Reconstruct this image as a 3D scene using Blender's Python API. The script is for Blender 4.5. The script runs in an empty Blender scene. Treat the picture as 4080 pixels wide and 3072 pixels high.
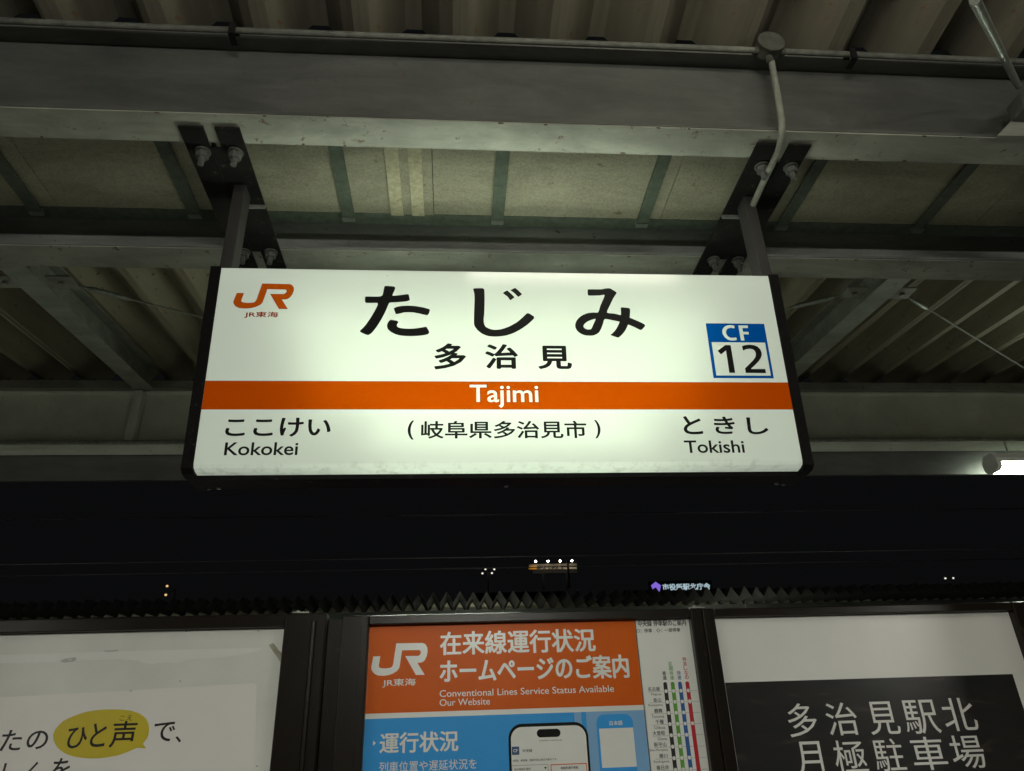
import bpy, bmesh, math, random
from mathutils import Vector, Matrix
random.seed(7)
SC = bpy.context.scene
COL = SC.collection

# ------------------------------------------------------------------ camera
# origin = the photographer's eye; X along the platform, Y across the track, Z up
cam_d = bpy.data.cameras.new('camera')
cam = bpy.data.objects.new('camera', cam_d)
COL.objects.link(cam)
SC.camera = cam
cam_d.sensor_width = 36.0
cam_d.lens = 36.0 * 2937.0 / 4080.0
cam_d.clip_start = 0.05
cam_d.clip_end = 2000
RC = [(0.9969,0.0026,0.0792),(-0.0717,0.4553,0.8875),(-0.0337,-0.8903,0.454)]
cam.matrix_world = Matrix(((RC[0][0], -RC[0][1], -RC[0][2], 0),
                           (RC[1][0], -RC[1][1], -RC[1][2], 0),
                           (RC[2][0], -RC[2][1], -RC[2][2], 0),
                           (0, 0, 0, 1)))

# ------------------------------------------------------------------ night sky
W = bpy.data.worlds.new('World')
SC.world = W
W.use_nodes = True
wb = W.node_tree.nodes['Background']
wb.inputs[0].default_value = (0.88, 0.94, 1.0, 1)
wb.inputs[1].default_value = 0.0034

# ------------------------------------------------------------------ exposure and sampling
SC.view_settings.view_transform = 'Standard'
SC.view_settings.look = 'None'
SC.view_settings.exposure = 0.0
SC.view_settings.gamma = 1.0
SC.view_settings.use_curve_mapping = False
SC.cycles.use_denoising = True
try:
    SC.cycles.denoiser = 'OPENIMAGEDENOISE'
    SC.cycles.denoising_input_passes = 'RGB_ALBEDO_NORMAL'
except Exception:
    pass
SC.cycles.max_bounces = 8
SC.cycles.diffuse_bounces = 4
SC.cycles.transparent_max_bounces = 16
SC.cycles.sample_clamp_indirect = 3.0
SC.cycles.caustics_reflective = False
SC.cycles.caustics_refractive = False

LAMP = 92.0         # strip lights under the far eaves
BARE = 268.0        # bare tube battens
ROOFL = 42.0        # small battens close under the near roof
OPPO = 26.0         # strip lights across the track
TUBE = 38.0          # tubes inside the station sign
PANEL = 0.345        # glow of the sign's acrylic
TRANS = 0.130        # how much tube light the acrylic lets through

# ------------------------------------------------------------------ materials
MATS = {}
def rgb(r, g, b): return (r, g, b, 1)
def mat(name, col, rough=0.5, metal=0.0, vary=0.25, scale=6.0, bump=0.0, bscale=60.0,
        spots=0.0, spotcol=(0.05, 0.03, 0.015), sscale=14.0, streak=None, spec=0.5, coat=0.0, stain=0.0):
    if name in MATS: return MATS[name]
    m = bpy.data.materials.new(name); m.use_nodes = True
    nt = m.node_tree; N = nt.nodes; L = nt.links
    p = N['Principled BSDF']
    p.inputs['Roughness'].default_value = rough
    p.inputs['Metallic'].default_value = metal
    p.inputs['Specular IOR Level'].default_value = spec
    p.inputs['Coat Weight'].default_value = coat
    p.inputs['Coat Roughness'].default_value = 0.04
    tc = N.new('ShaderNodeTexCoord')
    src = tc.outputs['Object']
    if streak:
        mp = N.new('ShaderNodeMapping'); mp.inputs['Scale'].default_value = streak
        L.new(src, mp.inputs['Vector']); src = mp.outputs['Vector']
    nz = N.new('ShaderNodeTexNoise'); nz.inputs['Scale'].default_value = scale
    nz.inputs['Detail'].default_value = 8; nz.inputs['Roughness'].default_value = 0.6
    L.new(src, nz.inputs['Vector'])
    rp = N.new('ShaderNodeMapRange')
    rp.inputs['From Min'].default_value = 0.3; rp.inputs['From Max'].default_value = 0.7
    rp.inputs['To Min'].default_value = 1.0 - vary; rp.inputs['To Max'].default_value = 1.0 + vary * 0.4
    L.new(nz.outputs['Fac'], rp.inputs['Value'])
    mx = N.new('ShaderNodeMix'); mx.data_type = 'RGBA'; mx.blend_type = 'MULTIPLY'
    mx.inputs['Factor'].default_value = 1.0
    mx.inputs['A'].default_value = rgb(*col)
    L.new(rp.outputs['Result'], mx.inputs['B'])
    out = mx.outputs['Result']
    if stain > 0:                            # big uneven weathering, drawn out along the member
        ms = N.new('ShaderNodeMapping'); ms.inputs['Scale'].default_value = (1.1, 3.0, 4.5)
        L.new(tc.outputs['Object'], ms.inputs['Vector'])
        n4 = N.new('ShaderNodeTexNoise'); n4.inputs['Scale'].default_value = 1.7; n4.inputs['Detail'].default_value = 10
        n4.inputs['Roughness'].default_value = 0.72; n4.inputs['Distortion'].default_value = 0.6
        L.new(ms.outputs['Vector'], n4.inputs['Vector'])
        r4 = N.new('ShaderNodeMapRange'); r4.inputs['From Min'].default_value = 0.38; r4.inputs['From Max'].default_value = 0.66
        r4.inputs['To Min'].default_value = 1.0 - stain; r4.inputs['To Max'].default_value = 1.08
        L.new(n4.outputs['Fac'], r4.inputs['Value'])
        m4 = N.new('ShaderNodeMix'); m4.data_type = 'RGBA'; m4.blend_type = 'MULTIPLY'; m4.inputs['Factor'].default_value = 1.0
        L.new(out, m4.inputs['A']); L.new(r4.outputs['Result'], m4.inputs['B']); out = m4.outputs['Result']
    if spots > 0:
        n2 = N.new('ShaderNodeTexNoise'); n2.inputs['Scale'].default_value = sscale
        n2.inputs['Detail'].default_value = 6; n2.inputs['Roughness'].default_value = 0.7
        L.new(tc.outputs['Object'], n2.inputs['Vector'])
        cr = N.new('ShaderNodeValToRGB')
        cr.color_ramp.elements[0].position = 0.64 - 0.08 * spots; cr.color_ramp.elements[0].color = (0, 0, 0, 1)
        cr.color_ramp.elements[1].position = 0.70 - 0.04 * spots; cr.color_ramp.elements[1].color = (1, 1, 1, 1)
        L.new(n2.outputs['Fac'], cr.inputs['Fac'])
        m2 = N.new('ShaderNodeMix'); m2.data_type = 'RGBA'
        L.new(cr.outputs['Color'], m2.inputs['Factor'])
        L.new(out, m2.inputs['A']); m2.inputs['B'].default_value = rgb(*spotcol)
        out = m2.outputs['Result']
    L.new(out, p.inputs['Base Color'])
    if bump > 0:
        n3 = N.new('ShaderNodeTexNoise'); n3.inputs['Scale'].default_value = bscale; n3.inputs['Detail'].default_value = 5
        L.new(tc.outputs['Object'], n3.inputs['Vector'])
        bp = N.new('ShaderNodeBump'); bp.inputs['Strength'].default_value = bump; bp.inputs['Distance'].default_value = 0.004
        L.new(n3.outputs['Fac'], bp.inputs['Height']); L.new(bp.outputs['Normal'], p.inputs['Normal'])
    MATS[name] = m
    return m

def emit(name, col, strength):
    if name in MATS: return MATS[name]
    m = bpy.data.materials.new(name); m.use_nodes = True
    nt = m.node_tree; nt.nodes.clear()
    e = nt.nodes.new('ShaderNodeEmission'); e.inputs[0].default_value = rgb(*col); e.inputs[1].default_value = strength
    o = nt.nodes.new('ShaderNodeOutputMaterial'); nt.links.new(e.outputs[0], o.inputs[0])
    MATS[name] = m
    return m

def film(name, col):                        # tinted see-through vinyl on the lit acrylic
    m = bpy.data.materials.new(name); m.use_nodes = True
    nt = m.node_tree; N = nt.nodes; L = nt.links; N.clear()
    t = N.new('ShaderNodeBsdfTransparent'); t.inputs[0].default_value = rgb(*col)
    g = N.new('ShaderNodeBsdfDiffuse'); g.inputs[0].default_value = rgb(*[c * 0.15 for c in col])
    mx = N.new('ShaderNodeAddShader'); o = N.new('ShaderNodeOutputMaterial')
    L.new(t.outputs[0], mx.inputs[0]); L.new(g.outputs[0], mx.inputs[1]); L.new(mx.outputs[0], o.inputs[0])
    MATS[name] = m
    return m

def acrylic():                              # milky acrylic, back lit by the tubes in the box
    m = bpy.data.materials.new('milky_acrylic'); m.use_nodes = True
    nt = m.node_tree; N = nt.nodes; L = nt.links; N.clear()
    tc = N.new('ShaderNodeTexCoord')
    nz = N.new('ShaderNodeTexNoise'); nz.inputs['Scale'].default_value = 9; nz.inputs['Detail'].default_value = 6
    L.new(tc.outputs['Object'], nz.inputs['Vector'])
    # dust gathered along the lower edge: noise masked by height on the sheet
    sp = N.new('ShaderNodeSeparateXYZ'); L.new(tc.outputs['Object'], sp.inputs[0])
    mr = N.new('ShaderNodeMapRange'); mr.inputs['From Min'].default_value = ZB - 0.76 - 0.02; mr.inputs['From Max'].default_value = ZB - 0.76 + 0.012
    mr.inputs['To Min'].default_value = 0.8; mr.inputs['To Max'].default_value = 0.0
    L.new(sp.outputs['Z'], mr.inputs['Value'])
    n2 = N.new('ShaderNodeTexNoise'); n2.inputs['Scale'].default_value = 26; n2.inputs['Detail'].default_value = 9; n2.inputs['Roughness'].default_value = 0.75
    mq = N.new('ShaderNodeMapping'); mq.inputs['Scale'].default_value = (1.0, 1.0, 0.35)
    L.new(tc.outputs['Object'], mq.inputs['Vector']); L.new(mq.outputs['Vector'], n2.inputs['Vector'])
    cr = N.new('ShaderNodeMapRange'); cr.inputs['From Min'].default_value = 0.50; cr.inputs['From Max'].default_value = 0.80
    L.new(n2.outputs['Fac'], cr.inputs['Value'])
    mm = N.new('ShaderNodeMath'); mm.operation = 'MULTIPLY'
    L.new(mr.outputs['Result'], mm.inputs[0]); L.new(cr.outputs['Result'], mm.inputs[1])
    # a few fine specks
    vo = N.new('ShaderNodeTexVoronoi'); vo.inputs['Scale'].default_value = 9
    L.new(tc.outputs['Object'], vo.inputs['Vector'])
    vm = N.new('ShaderNodeMapRange'); vm.inputs['From Min'].default_value = 0.012; vm.inputs['From Max'].default_value = 0.022
    vm.inputs['To Min'].default_value = 0.6; vm.inputs['To Max'].default_value = 0.0
    L.new(vo.outputs['Distance'], vm.inputs['Value'])
    ad = N.new('ShaderNodeMath'); ad.operation = 'MAXIMUM'
    L.new(mm.outputs[0], ad.inputs[0]); L.new(vm.outputs['Result'], ad.inputs[1])
    mx = N.new('ShaderNodeMix'); mx.data_type = 'RGBA'
    mx.inputs['A'].default_value = (0.80, 0.89, 0.755, 1); mx.inputs['B'].default_value = (0.22, 0.19, 0.09, 1)
    L.new(ad.outputs[0], mx.inputs['Factor'])
    tr = N.new('ShaderNodeBsdfTranslucent')
    dm = N.new('ShaderNodeMix'); dm.data_type = 'RGBA'; dm.blend_type = 'MULTIPLY'; dm.inputs['Factor'].default_value = 1.0
    dm.inputs['B'].default_value = (TRANS, TRANS, TRANS, 1)
    L.new(mx.outputs['Result'], dm.inputs['A']); L.new(dm.outputs['Result'], tr.inputs[0])
    df = N.new('ShaderNodeBsdfDiffuse'); L.new(mx.outputs['Result'], df.inputs[0])
    s1 = N.new('ShaderNodeMixShader'); s1.inputs[0].default_value = 0.35
    L.new(tr.outputs[0], s1.inputs[1]); L.new(df.outputs[0], s1.inputs[2])
    em = N.new('ShaderNodeEmission'); L.new(mx.outputs['Result'], em.inputs[0]); em.inputs[1].default_value = PANEL
    s2 = N.new('ShaderNodeAddShader'); L.new(s1.outputs[0], s2.inputs[0]); L.new(em.outputs[0], s2.inputs[1])
    gl = N.new('ShaderNodeBsdfGlossy'); gl.inputs['Roughness'].default_value = 0.12
    fr = N.new('ShaderNodeFresnel'); fr.inputs[0].default_value = 1.3
    s3 = N.new('ShaderNodeMixShader'); L.new(fr.outputs[0], s3.inputs[0]); L.new(s2.outputs[0], s3.inputs[1]); L.new(gl.outputs[0], s3.inputs[2])
    o = N.new('ShaderNodeOutputMaterial'); L.new(s3.outputs[0], o.inputs[0])
    MATS['milky_acrylic'] = m
    return m

# ------------------------------------------------------------------ mesh helpers
class MB:
    def __init__(s): s.v = []; s.f = []; s.smooth = []
    def add(s, vs, fs, smooth=False):
        b = len(s.v); s.v += [tuple(v) for v in vs]
        for f in fs: s.f.append([b + i for i in f]); s.smooth.append(smooth)
        return s
    def box(s, x0, x1, y0, y1, z0, z1):
        vs = [(x, y, z) for z in (z0, z1) for y in (y0, y1) for x in (x0, x1)]
        return s.add(vs, [(0, 2, 3, 1), (4, 5, 7, 6), (0, 1, 5, 4), (2, 6, 7, 3), (0, 4, 6, 2), (1, 3, 7, 5)])
    def tube(s, pts, r, n=8, caps=True, smooth=True):
        pts = [Vector(p) for p in pts]; rings = []
        up = Vector((0.13, 0.21, 0.97))
        for i, p in enumerate(pts):
            d = (pts[min(i + 1, len(pts) - 1)] - pts[max(i - 1, 0)]).normalized()
            a = d.cross(up)
            if a.length < 0.05: a = d.cross(Vector((1, 0, 0)))
            a.normalize(); b = d.cross(a)
            rr = r[i] if isinstance(r, (list, tuple)) else r
            rings.append([p + a * (rr * math.cos(t)) + b * (rr * math.sin(t)) for t in [2 * math.pi * k / n for k in range(n)]])
        vs = [v for ring in rings for v in ring]; fs = []
        for i in range(len(rings) - 1):
            for k in range(n):
                fs.append((i * n + k, i * n + (k + 1) % n, (i + 1) * n + (k + 1) % n, (i + 1) * n + k))
        s.add(vs, fs, smooth)
        if caps:
            s.add(rings[0], [tuple(range(n))]); s.add(rings[-1], [tuple(range(n))[::-1]])
        return s
    def cyl(s, a, b, r, n=12, smooth=True): return s.tube([a, b], r, n, True, smooth)
    def prism(s, poly, y0, y1, axis='y'):
        """poly in the plane normal to axis, extruded between y0 and y1"""
        def P(a, b, t): return {'y': (a, t, b), 'x': (t, a, b), 'z': (a, b, t)}[axis]
        n = len(poly)
        vs = [P(a, b, y0) for a, b in poly] + [P(a, b, y1) for a, b in poly]
        fs = [tuple(range(n)), tuple(range(n, 2 * n))[::-1]]
        fs += [(i, i + n, (i + 1) % n + n, (i + 1) % n) for i in range(n)]
        return s.add(vs, fs)
    def mesh(s, name, off=(0, 0, 0)):
        me = bpy.data.meshes.new(name)
        me.from_pydata([(v[0] - off[0], v[1] - off[1], v[2] - off[2]) for v in s.v], [], s.f)
        me.polygons.foreach_set('use_smooth', s.smooth)
        bm = bmesh.new(); bm.from_mesh(me); bmesh.ops.recalc_face_normals(bm, faces=bm.faces); bm.to_mesh(me); bm.free()
        me.update()
        return me

def thing(name, label, cat, loc, group=None):
    o = bpy.data.objects.new(name, None); COL.objects.link(o)
    o.location = loc; o.empty_display_size = 0.1
    o['label'] = label; o['category'] = cat
    if group: o['group'] = group
    return o
ORG = {}
def wloc(o):
    l = Vector(o.location)
    while o.parent: o = o.parent; l += Vector(o.location)
    return l
def part(name, mb, m, parent=None, label=None, bevel=0.0, kind=None, me=None):
    if me is None:
        off = wloc(parent) if parent else (0, 0, 0)
        me = mb.mesh(name, off) if isinstance(mb, MB) else mb
    o = bpy.data.objects.new(name, me); COL.objects.link(o)
    if parent: o.parent = parent
    if m and not me.materials: me.materials.append(m)
    if label: o['label'] = label
    if kind: o['kind'] = kind
    if bevel > 0:
        b = o.modifiers.new('bevel', 'BEVEL'); b.width = bevel; b.segments = 2; b.limit_method = 'ANGLE'; b.angle_limit = math.radians(40)
    return o
def again(o, dx=0, dy=0, dz=0, parent=None):          # another copy of a piece, same mesh, with its own pieces
    c = o.copy(); COL.objects.link(c)
    if parent: c.parent = parent
    c.location = (o.location.x + dx, o.location.y + dy, o.location.z + dz)
    for ch in o.children: again(ch, parent=c)
    return c
def hbeam_x(x0, x1, yc, w, z0, z1, tf=0.012, tw=0.008):
    return (MB().box(x0, x1, yc - w / 2, yc + w / 2, z0, z0 + tf).box(x0, x1, yc - w / 2, yc + w / 2, z1 - tf, z1)
            .box(x0, x1, yc - tw / 2, yc + tw / 2, z0 + tf, z1 - tf))

# ------------------------------------------------------------------ lettering
_gc = {}
def loops_of_text(body, off):
    """closed outlines of a word set in the built-in typeface"""
    k = (body, off)
    if k in _gc: return _gc[k]
    c = bpy.data.curves.new('t', 'FONT'); c.body = body; c.offset = off; c.resolution_u = 4
    o = bpy.data.objects.new('t', c); COL.objects.link(o)
    dg = bpy.context.evaluated_depsgraph_get()
    me = bpy.data.meshes.new_from_object(o.evaluated_get(dg))
    vs = [(v.co.x, v.co.y) for v in me.vertices]; fs = [tuple(p.vertices) for p in me.polygons]
    bpy.data.objects.remove(o); bpy.data.curves.remove(c); bpy.data.meshes.remove(me)
    _gc[k] = (vs, fs)
    return _gc[k]
def boundary(vs, fs):
    cnt = {}
    # weld equal points so that the edge count tells the border
    key = {}; idm = []
    for v in vs:
        q = (round(v[0], 5), round(v[1], 5)); idm.append(key.setdefault(q, len(key)))
    pts = list(key.keys())
    for f in fs:
        g = [idm[i] for i in f]
        for i in range(len(g)):
            a, b = g[i], g[(i + 1) % len(g)]
            if a == b: continue
            cnt[(a, b)] = cnt.get((a, b), 0) + 1
    nxt = {}
    for (a, b), n in cnt.items():
        if (b, a) not in cnt: nxt.setdefault(a, []).append(b)
    out = []
    while nxt:
        a = next(iter(nxt)); loop = [a]; cur = a
        while True:
            if cur not in nxt: break
            b = nxt[cur].pop()
            if not nxt[cur]: del nxt[cur]
            if b == a: break
            loop.append(b); cur = b
        if len(loop) > 2: out.append([pts[i] for i in loop])
    return out
def fill(loops):
    """fill nested outlines (holes stay open) -> verts, faces in 2-D"""
    c = bpy.data.curves.new('f', 'CURVE'); c.dimensions = '2D'; c.fill_mode = 'BOTH'
    for lp in loops:
        s = c.splines.new('POLY'); s.points.add(len(lp) - 1); s.use_cyclic_u = True
        for i, (x, y) in enumerate(lp): s.points[i].co = (x, y, 0, 1)
    o = bpy.data.objects.new('f', c); COL.objects.link(o)
    dg = bpy.context.evaluated_depsgraph_get()
    me = bpy.data.meshes.new_from_object(o.evaluated_get(dg))
    vs = [(v.co.x, v.co.y) for v in me.vertices]; fs = [tuple(p.vertices) for p in me.polygons]
    bpy.data.objects.remove(o); bpy.data.curves.remove(c); bpy.data.meshes.remove(me)
    return vs, fs
def to_rect(vs, rect, shear=0.0):
    x0 = min(v[0] for v in vs); x1 = max(v[0] for v in vs); y0 = min(v[1] for v in vs); y1 = max(v[1] for v in vs)
    a, b, c, d = rect
    out = []
    for x, y in vs:
        u = (x - x0) / (x1 - x0 or 1); v = (y - y0) / (y1 - y0 or 1)
        out.append((a + (b - a) * u + shear * (v - .5) * (d - c), c + (d - c) * v))
    return out
def smooth_loop(lp, n=3):
    """closed Catmull-Rom through the traced points"""
    out = []; m = len(lp)
    for i in range(m):
        p0, p1, p2, p3 = lp[i - 1], lp[i], lp[(i + 1) % m], lp[(i + 2) % m]
        for k in range(n):
            t = k / n; r = []
            for j in (0, 1):
                a, b, c, d = p0[j], p1[j], p2[j], p3[j]
                # low tension keeps straight runs straight
                m1 = (c - a) * 0.35; m2 = (d - b) * 0.35
                t2 = t * t; t3 = t2 * t
                r.append((2*t3 - 3*t2 + 1) * b + (t3 - 2*t2 + t) * m1 + (-2*t3 + 3*t2) * c + (t3 - t2) * m2)
            out.append(tuple(r))
    return out

class Plane:
    """prints flat artwork on a real surface: o + x*X + s*D, proud of it along n"""
    def __init__(s, parent, o, D, n): s.parent = parent; s.o = Vector(o); s.D = Vector(D); s.n = Vector(n)
    def put(s, name, vs, fs, m, lift, label=None, parent=None):
        par = parent or s.parent
        off = wloc(par)
        pts = [s.o + Vector((x, 0, 0)) + s.D * y + s.n * lift - off for x, y in vs]
        me = bpy.data.meshes.new(name); me.from_pydata([tuple(p) for p in pts], [], fs); me.update()
        return part(name, me, m, par, label)
    def text(s, body, rect, m, lift=0.0008, off=0.0, name='lettering', shear=0.0, label=None, parent=None):
        if off and any(ord(ch) > 0x2000 for ch in body):     # heavier weight: overprint a little to each side
            vs, fs = loops_of_text(body, 0.0)
            ys = [v[1] for v in vs]; e = off * (rect[3] - rect[2]) / (max(ys) - min(ys)) * 1.0
            base = to_rect(vs, (rect[0] + e, rect[1] - e, rect[2] + e * .7, rect[3] - e * .7), shear)
            sh = [(-e, 0), (e, 0), (0, -e * .7), (0, e * .7), (-e * .7, -e * .5), (e * .7, e * .5), (-e * .7, e * .5), (e * .7, -e * .5)] if m.name[-4:] != 'film' else [(-e * .5, 0), (e * .5, 0), (0, e * .35), (0, -e * .35)]
            off3 = wloc(parent or s.parent); P = []; F = []
            for k, (dx, dy) in enumerate(sh):
                b = len(P)
                P += [tuple(s.o + Vector((x + dx, 0, 0)) + s.D * (y + dy) + s.n * (lift + 0.00004 * k) - off3) for x, y in base]
                F += [tuple(b + i for i in f) for f in fs]
            me = bpy.data.meshes.new(name); me.from_pydata(P, [], F); me.update()
            return part(name, me, m, parent or s.parent, label)
        vs, fs = loops_of_text(body, off)
        return s.put(name, to_rect(vs, rect, shear), fs, m, lift, label, parent)
    def words(s, items, m, lift=0.0008, off=0.0, name='lettering', label=None, parent=None):
        for body, rect in items:
            r = s.text(body, rect, m, lift, off, name, 0.0, label, parent)
        return r
    def shape(s, loops, m, lift=0.0008, name='print', sm=0, label=None, parent=None):
        if sm: loops = [smooth_loop(l, sm) for l in loops]
        vs, fs = fill(loops)
        return s.put(name, vs, fs, m, lift, label, parent)
    def rect(s, r, m, lift=0.0006, name='print', label=None, parent=None):
        a, b, c, d = r
        return s.put(name, [(a, c), (b, c), (b, d), (a, d)], [(0, 1, 2, 3)], m, lift, label, parent)
def rrect(a, b, c, d, r, n=6):
    out = []
    for cx, cy, t0 in ((b - r, d - r, 0), (a + r, d - r, 90), (a + r, c + r, 180), (b - r, c + r, 270)):
        for k in range(n + 1):
            t = math.radians(t0 + 90 * k / n); out.append((cx + r * math.cos(t), cy + r * math.sin(t)))
    return out
def disc(cx, cy, r, n=16, ry=None):
    ry = ry or r
    return [(cx + r * math.cos(2 * math.pi * k / n), cy + ry * math.sin(2 * math.pi * k / n)) for k in range(n)]

# ------------------------------------------------------------------ colours
STE = mat('painted_steel_eaves', (0.72, 0.73, 0.65), 0.6, vary=0.2, scale=3.0, bump=0.15, bscale=90, spots=0.2, sscale=20, spotcol=(0.12, 0.09, 0.06))  # canopy paint made far paler: light on the eaves web put into colour
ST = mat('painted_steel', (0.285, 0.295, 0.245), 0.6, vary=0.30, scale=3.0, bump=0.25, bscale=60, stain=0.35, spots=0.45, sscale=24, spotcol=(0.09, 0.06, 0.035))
STW = mat('painted_steel_web', (0.078, 0.083, 0.073), 0.65, vary=0.3, scale=2.5, bump=0.35, bscale=45, stain=0.35, spots=0.3, sscale=20, spotcol=(0.06, 0.05, 0.035))  # same paint as the soffits, with the webs' shade put into the colour
STB = mat('eaves_board_paint', (0.075, 0.078, 0.070), 0.65, vary=0.3, scale=2.0, bump=0.2, stain=0.3)
STF = mat('rear_beam_paint', (0.19, 0.20, 0.185), 0.65, vary=0.3, scale=2.5, bump=0.3, bscale=45, stain=0.35, spots=0.3, sscale=20, spotcol=(0.06, 0.05, 0.035))
STD = mat('dark_bracket_steel', (0.008, 0.0075, 0.007), 0.75, spec=0.12, vary=0.4, scale=10, bump=0.3, spots=0.4, sscale=30, spotcol=(0.07, 0.045, 0.03))
GALV = mat('galvanised_steel', (0.30, 0.32, 0.28), 0.45, metal=0.6, vary=0.35, scale=30, bump=0.3)
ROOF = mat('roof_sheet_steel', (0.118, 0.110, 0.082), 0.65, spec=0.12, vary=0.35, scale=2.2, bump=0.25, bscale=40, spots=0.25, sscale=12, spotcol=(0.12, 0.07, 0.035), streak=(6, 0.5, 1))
ROOF2 = mat('rear_roof_sheet', (0.27, 0.24, 0.175), 0.7, vary=0.3, scale=2.2, bump=0.2, bscale=40, spots=0.15, sscale=12, spotcol=(0.12, 0.07, 0.035), streak=(6, 0.5, 1), spec=0.1)  # paler, warmer copy of the roof sheet: sign light put into the colour
GUT2 = mat('gutter_strip_paint', (0.37, 0.35, 0.23), 0.6, vary=0.3, scale=60, bump=0.2, spots=0.35, sscale=25, spotcol=(0.15, 0.13, 0.07))
GUT = mat('gutter_plate', (0.285, 0.275, 0.195), 0.6, vary=0.3, scale=110.0, bump=0.2, bscale=200, stain=0.28, spots=0.18, sscale=22, spotcol=(0.10, 0.085, 0.04))
ZINC = mat('weathered_zinc', (0.065, 0.07, 0.062), 0.7, vary=0.5, scale=80, bump=0.5, bscale=300, spots=0.4, sscale=90)
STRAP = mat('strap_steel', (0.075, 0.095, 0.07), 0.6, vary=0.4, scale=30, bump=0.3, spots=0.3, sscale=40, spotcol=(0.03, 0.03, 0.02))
FRM = mat('bronze_frame', (0.0125, 0.0092, 0.0058), 0.30, spec=0.22, vary=0.35, scale=5, spots=0.1)
BLACK = mat('black_print', (0.005, 0.006, 0.005), 0.5, vary=0.2, spec=0.12)
INK = mat('ink', (0.012, 0.011, 0.011), 0.35, vary=0.1, coat=0.0)
CAP = mat('sign_frame_black', (0.0035, 0.0031, 0.003), 0.7, spec=0.12, vary=0.4, scale=14, bump=0.25, spots=0.2, sscale=30, spotcol=(0.05, 0.042, 0.032))
FLOOR = mat('platform_concrete', (0.36, 0.355, 0.335), 0.85, vary=0.3, scale=8, bump=0.4, bscale=120)
BALL = mat('track_ballast', (0.06, 0.052, 0.045), 0.95, vary=0.5, scale=30, bump=0.6, bscale=40)

ZF = -1.55      # platform floor below the eye
XA, XB = -9.0, 11.0

# ------------------------------------------------------------------ ground
def struct(name, mb, m):
    o = part(name, mb, m); o['kind'] = 'structure'; return o
struct('ground', MB().box(-600, 600, -60, 900, ZF - 1.6, ZF - 1.2), BALL)
struct('platform', MB().box(-40, 40, -1.9, 6.3, ZF - 1.19, ZF), FLOOR)
struct('opposite_platform', MB().box(-40, 40, 11.6, 19.0, ZF - 1.19, ZF), FLOOR)
for y in (8.0, 9.067, 4.0 - 6.9, 4.0 - 7.967):
    r_ = MB().box(-60, 60, y - 0.033, y + 0.033, ZF - 1.195, ZF - 1.05)
    o = part('rail', r_, GALV, None); o['kind'] = 'structure'

# ------------------------------------------------------------------ canopy
can = thing('platform_canopy', 'grey green painted steel butterfly canopy of beams, rafters and folded roof sheets over the platform', 'canopy', (0.135, 2.2, ZF))
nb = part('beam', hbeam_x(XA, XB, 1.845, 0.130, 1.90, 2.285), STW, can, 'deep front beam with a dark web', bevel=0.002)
fb = part('beam', MB().box(XA, XB, 2.4855, 2.6305, 1.90, 1.912).box(XA, XB, 2.554, 2.562, 1.9121, 2.088), STF, can, 'shallow rear beam behind the sign', bevel=0.001)
part('top_flange', MB().box(XA, XB, 2.4855, 2.6305, 2.0885, 2.10), STRAP, can)  # rear beam flange, its shade put into a darker steel colour
# the beams' own bottom flanges: light from below put into paler added plates
part('flange_plate', MB().box(XA, XB, 1.782, 1.908, 1.894, 1.899), ST, can, 'pale plate painted as the lit underside of the front beam', bevel=0.001)
part('flange_plate', MB().box(XA, XB, 2.489, 2.629, 1.894, 1.899), ST, can, 'pale plate painted as the lit underside of the rear beam', bevel=0.001)
RUST = mat('rust_chip', (0.085, 0.045, 0.022), 0.9, vary=0.5, scale=120, bump=0.5)
for k in range(34):                         # blisters and chips where the paint has lifted
    x = random.uniform(-1.7, 2.4); yy = random.choice((1.7835, 1.903, 2.492, 2.495))
    w = random.uniform(0.004, 0.016); pts = []
    for q in range(7):
        a = 2 * math.pi * q / 7; rr_ = random.uniform(0.5, 1.0)
        pts.append((x + w * rr_ * math.cos(a), yy + random.uniform(0.002, 0.006) * rr_ * math.sin(a)))
    part('paint_chip', MB().prism(pts, 1.8925, 1.8945, 'z'), RUST, can)
# gutter over the middle: plates carried by straps
gut_x = [XA, -6.0, -4.6, -3.1, -1.62, -0.245, -0.085, 0.9, 2.35, 3.9, 5.4, 7.0, 8.8, XB]
for i in range(len(gut_x) - 1):
    a, b = gut_x[i], gut_x[i + 1]
    dz = 0.004 if abs(b - a) < 0.3 else 0.0
    part('gutter_panel', MB().box(a + 0.0012, b - 0.0012, 1.912, 2.486, 2.092 - dz, 2.099), GUT, can)
# lapped joint strips seen left of the middle strap
for xx, w in [(-0.2388,0.052),(-0.1505,0.052)]:
    part('gutter_joint_strip', MB().box(xx - w / 2, xx + w / 2, 1.915, 2.484, 2.080, 2.0875), GUT2, can)
part('gutter_side', MB().box(XA, XB, 1.914, 1.920, 2.10, 2.30), STW, can)
part('gutter_side', MB().box(XA, XB, 2.494, 2.500, 2.101, 2.66), STW, can)
strap0 = None
for k in range(-5, 9):
    x = 0.187 + 0.632 * k
    if strap0 is None:
        strap0 = part('gutter_strap', MB().box(x - 0.026, x + 0.026, 1.913, 2.489, 2.074, 2.081), STRAP, can, bevel=0.001)
        part('strap_end', MB().box(x - 0.026, x + 0.026, 2.4895, 2.515, 2.066, 2.086), GALV, strap0)
    else:
        again(strap0, dx=x - (0.187 - 0.632 * 5))

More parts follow.
